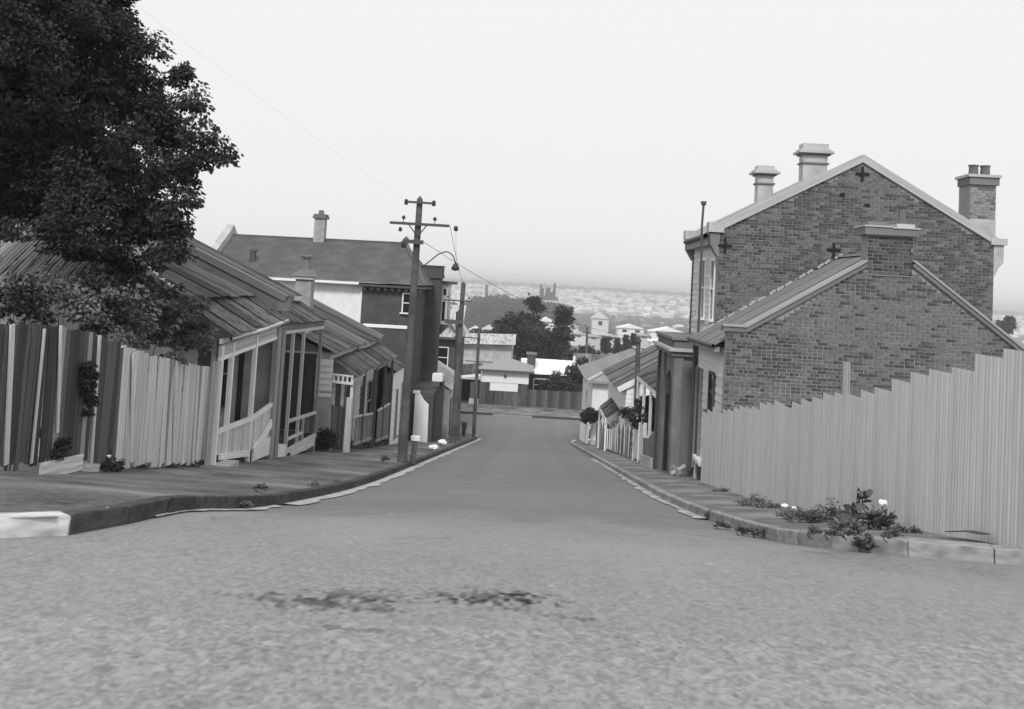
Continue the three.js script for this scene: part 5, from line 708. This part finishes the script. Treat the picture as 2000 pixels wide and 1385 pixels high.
// ---------------------------------------------------------------- beyond the lower cross street
{
  const D = 90, gy = base(D) - 0.1, c = thing('garage', 'garage with white boarded gable over dark double gates', 'garage', V(-2, gy, 91));
  box(c, 'wall', -4.1, -0.1, gy, -6.9, D + 0.15, 96, m_brickFar); box(c, 'gable_front', -4.15, -0.05, -6.95, -5.85, D, D + 0.3, m_white);
  for (const [x0, x1, k] of [[-3.7, -2.95, 0], [-2.92, -2.2, 1], [-2.17, -1.45, 2], [-1.42, -0.7, 3]]) box(c, 'gate_leaf', x0, x1, gy + 0.05, -7.7, D + 0.02, D + 0.1, m_woodDark[k]);
  box(c, 'white_panel', -3.4, -0.95, -7.66, -6.98, D + 0.04, D + 0.12, m_white); for (const [x0, x1] of [[-4.3, -3.72], [-0.68, -0.1]]) box(c, 'pier', x0, x1, gy, -6.96, D - 0.1, D + 0.3, m_brickFar); geo(c, 'lamp', new THREE.SphereGeometry(0.12, 10, 8).translate(-2.1, -6.35, -D + 0.1), m_metalDark);
  const ro = [V(-4.6, -5.85, D - 0.4), V(0.4, -5.85, D - 0.4), V(0.4, -5.85, 97), V(-4.6, -5.85, 97), V(-2.1, -4.9, 93)]; geo(c, 'roof', (() => { const P = []; for (const [a, b] of [[0, 1], [1, 2], [2, 3], [3, 0]]) for (const p of [ro[a], ro[b], ro[4]]) P.push(p.x, p.y, p.z); const g = new THREE.BufferGeometry(); g.setAttribute('position', new THREE.Float32BufferAttribute(P, 3)); g.computeVertexNormals(); return g; })(), m_tile); bar(c, 'gutter', V(-4.6, -5.9, D - 0.42), V(0.4, -5.9, D - 0.42), 0.1, 0.18, m_darkPaint);
  const w = thing('carport', 'dark lean-to carport with white fascia left of the garage', 'carport', V(-7, gy, 90)); ironSlope(w, V(-9, -6.9, D - 0.3), V(-4.3, -6.3, D - 0.3), new THREE.Vector3(0, 0.7, -4), m_ironOld, 0.8); bar(w, 'fascia', V(-9, -7.0, D - 0.35), V(-4.3, -6.35, D - 0.35), 0.06, 0.2, m_white); for (const x of [-8.2, -6.4, -4.75]) { box(w, 'pier', x - 0.35, x + 0.35, gy, -7, D, D + 0.5, m_brickFar); box(w, 'pier_base', x - 0.4, x + 0.4, gy, gy + 0.5, D - 0.06, D + 0.56, m_coping); } box(w, 'back_wall', -9, -4.4, gy, -7.1, 93, 93.2, m_dark);
  const f = thing('dark_board_fence', 'long dark board fence right of the garage gates', 'fence', V(2, gy, D)); for (let x = -0.05, i = 0; x < 6.5; x += 0.2, i++) post(f, 'board', V(x, gy, D), V(x, -7.4 + 0.02 * (i % 3), D), 0.19, 0.03, m_woodDark[i % 5]);
  const h = thing('low_house', 'low house with white-topped roof and chimney behind the dark board fence', 'house', V(3, gy, 100)); box(h, 'wall', -0.5, 8, -9.2, -6.6, 97.2, 106, m_brickFar); ironSlope(h, V(-0.9, -6.6, 96.8), V(4.2, -6.6, 96.8), new THREE.Vector3(0, 1.2, -3.5), [m_white], 0.9); ironSlope(h, V(4.2, -6.6, 96.8), V(8.6, -6.6, 96.8), new THREE.Vector3(0, 1.9, -4.5), m_iron, 0.9); windowUnit(h, V(0.4, -8.2, 97.19), east, e1, 1.5, 1.1, m_white, m_glass); const ch = box(h, 'chimney', -0.3, 0.5, -6.4, -4.9, 98, 98.8, m_brickFar); box(ch, 'cap', -0.4, 0.6, -4.9, -4.7, 97.9, 98.9, m_stucco); post(h, 'vent_pipe', V(4.1, -7, 96.6), V(4.1, -4.7, 96.6), 0.22, 0.22, m_white);
  const b = thing('pale_gable_house', 'house with big pale gable wall rising behind the carport', 'house', V(-5, gy, 102)); box(b, 'wall', -12, -1.9, -10, -4.3, 102, 112, m_stuccoPale); ironSlope(b, V(-12.4, -6.9, 101.9), V(-2.0, -6.6, 101.9), new THREE.Vector3(0, 2.3, -0.6), m_ironPale, 0.9); ironSlope(b, V(-12.2, -4.6, 101.3), V(-1.6, -4.25, 101.3), new THREE.Vector3(0, 0.9, -3.2), m_ironPale, 0.9);
  shrub('shrub', 'round dark bush behind the dark board fence', [pl(1090, 752, 24, 93, 60), pl(1072, 758, 16, 93, 30), pl(1110, 760, 18, 93, 30)], 0.22, 40, 0.35, 131, m_leafFar, null, V(3, gy, 93));
  shrub('shrub', 'dark bush by the white corner house beyond the crossing', [pl(1128, 728, 18, 96, 50), pl(1134, 712, 12, 97, 30)], 0.22, 40, 0.35, 133, m_leafFar, null, V(4.8, gy, 96));
}
// trees in the middle distance
function farTree(name, label, lobes, leaf, cl, seed, d, group) { const c0 = lobes[0].c, c = thing(name, label, 'tree', V(c0.x, base(d), d), group); const g = geo(c, 'crown', foliage(lobes, leaf, 46, cl, seed, { droop: 0.1, inner: 0.4 }), m_leafFar); g.userData.kind = 'stuff'; geo(c, 'trunk', taperG([V(c0.x, base(d) - 0.5, d), c0.clone().lerp(V(c0.x, base(d), d), 0.5), c0], 0.35, 0.12, 8), m_bark); return c; }
const fl = (u, v, r, d, k = 1) => { const R0 = r * d / FPX; return { c: ZP(u, v, d), r: R0, n: Math.round(R0 * R0 * 22 * k) + 6 }; };
farTree('conifer_tree', 'broad dark conifer towering over the garage roof', [fl(1015, 670, 40, 125), fl(990, 650, 26, 125), fl(1008, 625, 14, 125), fl(985, 700, 36, 125), fl(1030, 715, 36, 125), fl(1045, 660, 20, 126), fl(970, 690, 12, 125)], 0.4, 0.75, 141, 125);
farTree('pine_tree', 'tall thin pine with a tufted top behind the broad conifer', [fl(1040, 630, 17, 140), fl(1042, 590, 9, 140), fl(1048, 600, 7, 140), fl(1040, 660, 26, 140)], 0.4, 0.6, 143, 140);
farTree('conifer_tree', 'dark conifer with slim pointed top beside the broad conifer', [fl(1085, 690, 26, 130), fl(1095, 655, 16, 130), fl(1101, 625, 9, 130), fl(1102, 608, 7, 130), fl(1100, 700, 20, 130), fl(1065, 715, 22, 130), fl(1075, 660, 12, 130)], 0.4, 0.7, 145, 130);
farTree('broadleaf_tree', 'low spreading tree right of the slim-topped conifer', [fl(1140, 700, 22, 128), fl(1120, 708, 18, 128), fl(1160, 706, 16, 128)], 0.4, 0.7, 147, 128);
farTree('hedge_tree', 'dark tree mass low behind the garage', [fl(935, 668, 20, 150), fl(955, 672, 22, 150), fl(915, 665, 16, 150), fl(970, 700, 30, 140), fl(1010, 735, 30, 118)], 0.42, 0.8, 149, 145);
for (const [u, v, r, d] of [[1205, 682, 9, 200], [1222, 676, 9, 200], [1237, 673, 9, 200], [1294, 684, 12, 190]]) farTree('small_conifer', 'small dark cone-shaped conifer on the grassy rise above the tiled roof', [0, 1, 2, 3, 4, 5].map((i) => ({ c: ZP(u + (i % 2), v + r * 0.9 - i * r * 0.62, d), r: r * d / FPX * (0.85 - i * 0.155), n: 16 - 2 * i })), 0.35, 0.32, 150 + u, d, 'small conifers above the tiled roof');
farTree('cypress_tree', 'single dark column cypress on the grassy rise', [fl(1183, 682, 5, 190, 2), fl(1183, 672, 4.5, 190, 2), fl(1184, 662, 3, 190, 2)], 0.45, 0.5, 171, 190);
for (const [u, v, r] of [[1955, 640, 8], [1968, 640, 10], [1970, 630, 7]]) farTree('distant_tree', 'small dark distant tree beyond the brick gable end', [fl(u, v, r, 300), fl(u + 1, v - r, r * 0.5, 300)], 0.6, 0.8, 180 + u, 300, 'distant trees past the brick gable');
// white houses and long sheds on the flat
function farHouse(name, label, u, v, wpx, hpx, d, g, roofG, group, deep = 8) {
  const p = ZP(u, v, d), w = wpx * d / FPX, h = hpx * d / FPX, c = thing(name, label, 'building', p, group); const mw = M(g), mr = M(roofG);
  box(c, 'wall', p.x - w / 2, p.x + w / 2, p.y - 3, p.y + h * 0.6, d, d + deep, mw);
  geo(c, 'roof', wallG([[p.x - w * 0.54, p.y + h * 0.58], [p.x, p.y + h], [p.x + w * 0.54, p.y + h * 0.58]], d - 0.5, deep + 1), mr);
  for (let i = 0; i < Math.max(1, Math.round(w / 5)); i++) { const x = p.x - w / 2 + (i + 0.5) * w / Math.max(1, Math.round(w / 5)); box(c, 'window', x - 0.8, x + 0.8, p.y + h * 0.15, p.y + h * 0.42, d - 0.06, d + 0.1, m_dark); }
}
farHouse('white_bungalow', 'wide white gabled bungalow beyond the grassy field', 1305, 662, 70, 22, 330, 0.75, 0.8, null);
farHouse('long_shed', 'long white flat shed beside the wide gabled bungalow', 1232, 652, 50, 18, 350, 0.75, 0.8, null);
farHouse('white_bungalow', 'bright white low roof just above the verandah cottage', 1310, 676, 75, 12, 250, 0.8, 0.85, null);
farHouse('white_bungalow', 'pale angular house standing high in the field', 1172, 640, 32, 30, 420, 0.6, 0.6, null);
farHouse('white_bungalow', 'white gabled roof between the two conifers', 1066, 640, 30, 20, 320, 0.6, 0.75, null);
farHouse('white_bungalow', 'white bungalow left of the broad conifer', 925, 654, 22, 16, 320, 0.7, 0.75, null); farHouse('white_bungalow', 'second white bungalow close to the broad conifer', 952, 654, 24, 18, 330, 0.7, 0.6, null);
for (const [u, v, w, h, d, g] of [[1130, 660, 30, 12, 380, 0.6], [1160, 664, 26, 10, 330, 0.5], [1195, 664, 24, 10, 330, 0.55], [1225, 668, 30, 9, 300, 0.6], [1120, 645, 20, 10, 460, 0.6], [1258, 662, 26, 10, 330, 0.5], [905, 662, 14, 10, 330, 0.6]]) farHouse('distant_house', 'small pale house scattered on the near edge of the flat', u, v, w, h, d, g, g * 0.8, 'pale houses on the near edge of the flat');
{ // wooded knoll
  const knoll = (u, t) => { const e = Math.abs((u - 968) / 100), p = ZP(u, lerp(662, 590 + 14 * e, Math.sin(Math.min(1, t * 1.2) * Math.PI / 2)), 560 + t * 240); if (t > 0.84) p.y -= (t - 0.84) * 130; return p; };
  const P = []; for (let i = 0; i < 1500; i++) { const u = rr(875, 1105), t = rr(0.0, 0.85); if (vn(u * 0.05, t * 8, 197) < 0.3) continue; const c = knoll(u, t); c.y += rr(0.5, 3); P.push({ c, r: rr(2, 4.2), n: 5 }); }
  const o = geo(scene, 'wooded_knoll', foliage(P, 1.6, 12, 1.8, 191, { droop: 0.1 }), m_leafFar); o.userData.kind = 'stuff'; tag(o, 'dark wooded knoll rising above the flat town', 'woodland');
  structure('hill', sheetG(range(0, 1, 14).map((t) => range(860, 1120, 24).map((u) => knoll(u, t)))), M(0.12, { map: rep(pathT, 0.03, 0.03) }));
  const Q = []; for (let i = 0; i < 420; i++) { const d = rr(480, 1100), x = rr(-0.25, 0.55) * d; Q.push({ c: V(x, base(d) + 2, d), r: rr(1.5, 3.5), n: 4 }); } for (let i = 0; i < 380; i++) { const d = rr(1000, 1800), u = rr(1090, 1360); const p = ZP(u, 640, d); Q.push({ c: V(p.x, base(d) + 2.5, d), r: rr(2.5, 4.5), n: 5 }); }
  const q = geo(scene, 'scattered_scrub', foliage(Q, 1.5, 12, 1.5, 193, { droop: 0.1 }), m_leafFar); q.userData.kind = 'stuff'; tag(q, 'dark scrub and tree belts spread over the flat', 'vegetation');
  const Z = []; for (let i = 0; i < 1500; i++) { const u = rr(860, 2060), d = rr(3150, 3600), p = ZP(u, 560, d); Z.push({ c: V(p.x, interp(GH, d) + 9 * (fbm(p.x * 0.0012 + 3, 2, 103, 4) - 0.3) * clamp((d - 2700) / 900) - p.x * 0.0045 * clamp((d - 2700) / 900) + rr(1, 6), d), r: rr(6, 13), n: 4 }); }
  const z = geo(scene, 'ridge_woodland', foliage(Z, 5, 12, 5, 195, { droop: 0.05 }), m_leafFar); z.userData.kind = 'stuff'; tag(z, 'long hazy tree line on the far coastal ridge', 'woodland');
}
{ // the far town: one mass of small pale houses
  const hs = new THREE.Shape([[-5, 0], [5, 0], [5, 3.2], [5.6, 3.1], [0, 5.6], [-5.6, 3.1], [-5, 3.2]].map(([x, y]) => new THREE.Vector2(x, y))), hg = new THREE.ExtrudeGeometry(hs, { depth: 9, bevelEnabled: false }), N = 5200, im = new THREE.InstancedMesh(hg, M(1), N), m4 = new THREE.Matrix4(), q = new THREE.Quaternion(), cc = new THREE.Color();
  for (let i = 0; i < N; i++) { const d = i < 110 ? rr(1100, 1850) : 1840 + 1320 * R(), x = rr(-0.12, 0.62) * d; q.setFromAxisAngle(YUP, Math.floor(R() * 4) * Math.PI / 2 + rr(-0.15, 0.15)); const s = rr(0.8, 1.6); m4.compose(V(x, base(d) - 0.5 + (d > 2700 ? clamp((d - 2700) / 900) * (10 * (fbm(x * 0.0012 + 3, 2, 103, 4) - 0.3) - x * 0.0045) : 0) + (fbm(x * 0.006 + 9, d * 0.004, 101, 3) - 0.5) * 5, d), q, new THREE.Vector3(s * rr(0.8, 1.6), s * rr(0.8, 1.3), s)); im.setMatrixAt(i, m4); const g = R() < 0.55 ? rr(0.55, 0.85) : rr(0.15, 0.5); im.setColorAt(i, cc.setRGB(g, g, g)); }
  structure('field', sheetG(range(1000, 1850, 18).map((d) => range(0, 1000, 16).map((x) => V(x + d * 0.02, base(d) + 1.6 + (fbm((x + d * 0.02) * 0.006 + 9, d * 0.004, 101, 3) - 0.5) * 5, d)))), M(0.13, { map: rep(pathT, 0.012, 0.012) }));
  im.name = 'distant_town'; im.userData = { kind: 'stuff', label: 'hazy mass of pale houses spread over the far flat', category: 'town' }; im.castShadow = im.receiveShadow = true; scene.add(im);
  const g = thing('gasworks', 'hazy gasworks with two tall stacks and a stepped frame', 'gasworks', V(ZP(1070, 588, 950).x, base(950), 950)); const at = (u, v) => ZP(u, v, 950), mm = M(0.05);
  for (const [u, v] of [[1057, 556], [1084, 553]]) { const a = at(u, 600), b = at(u, v); geo(g, 'stack', new THREE.CylinderGeometry(1.0, 1.4, b.y - a.y, 12).translate(b.x, (a.y + b.y) / 2, -950), mm); }
  for (const [u0, u1, v0, v1] of [[1055, 1063, 605, 563], [1063, 1081, 605, 571], [1054, 1090, 605, 580], [1066, 1075, 575, 562], [1078, 1083, 605, 566]]) { const a = at(u0, v0), b = at(u1, v1); box(g, 'frame_block', a.x, b.x, a.y, b.y, 948 - (v1 - 560) * 0.1, 958 + (v1 - 560) * 0.1, mm); }
  { const a = at(1060, 600), b = at(1095, 588); box(g, 'shed', a.x, b.x, a.y, b.y, 935, 944, M(0.6)); }
  const s = thing('brick_stack', 'lone hazy stack left of the gasworks above the wooded knoll', 'stack', V(ZP(951, 580, 1000).x, base(1000), 1000)); { const a = ZP(951, 600, 1000), b = ZP(951, 556, 1000); geo(s, 'shaft', new THREE.CylinderGeometry(1.3, 1.9, b.y - a.y, 12).translate(b.x, (a.y + b.y) / 2, -1000), mm); geo(s, 'rim', new THREE.CylinderGeometry(1.6, 1.6, 1.2, 12).translate(b.x, b.y - 1, -1000), mm); }
}
renderer.render(scene, camera);
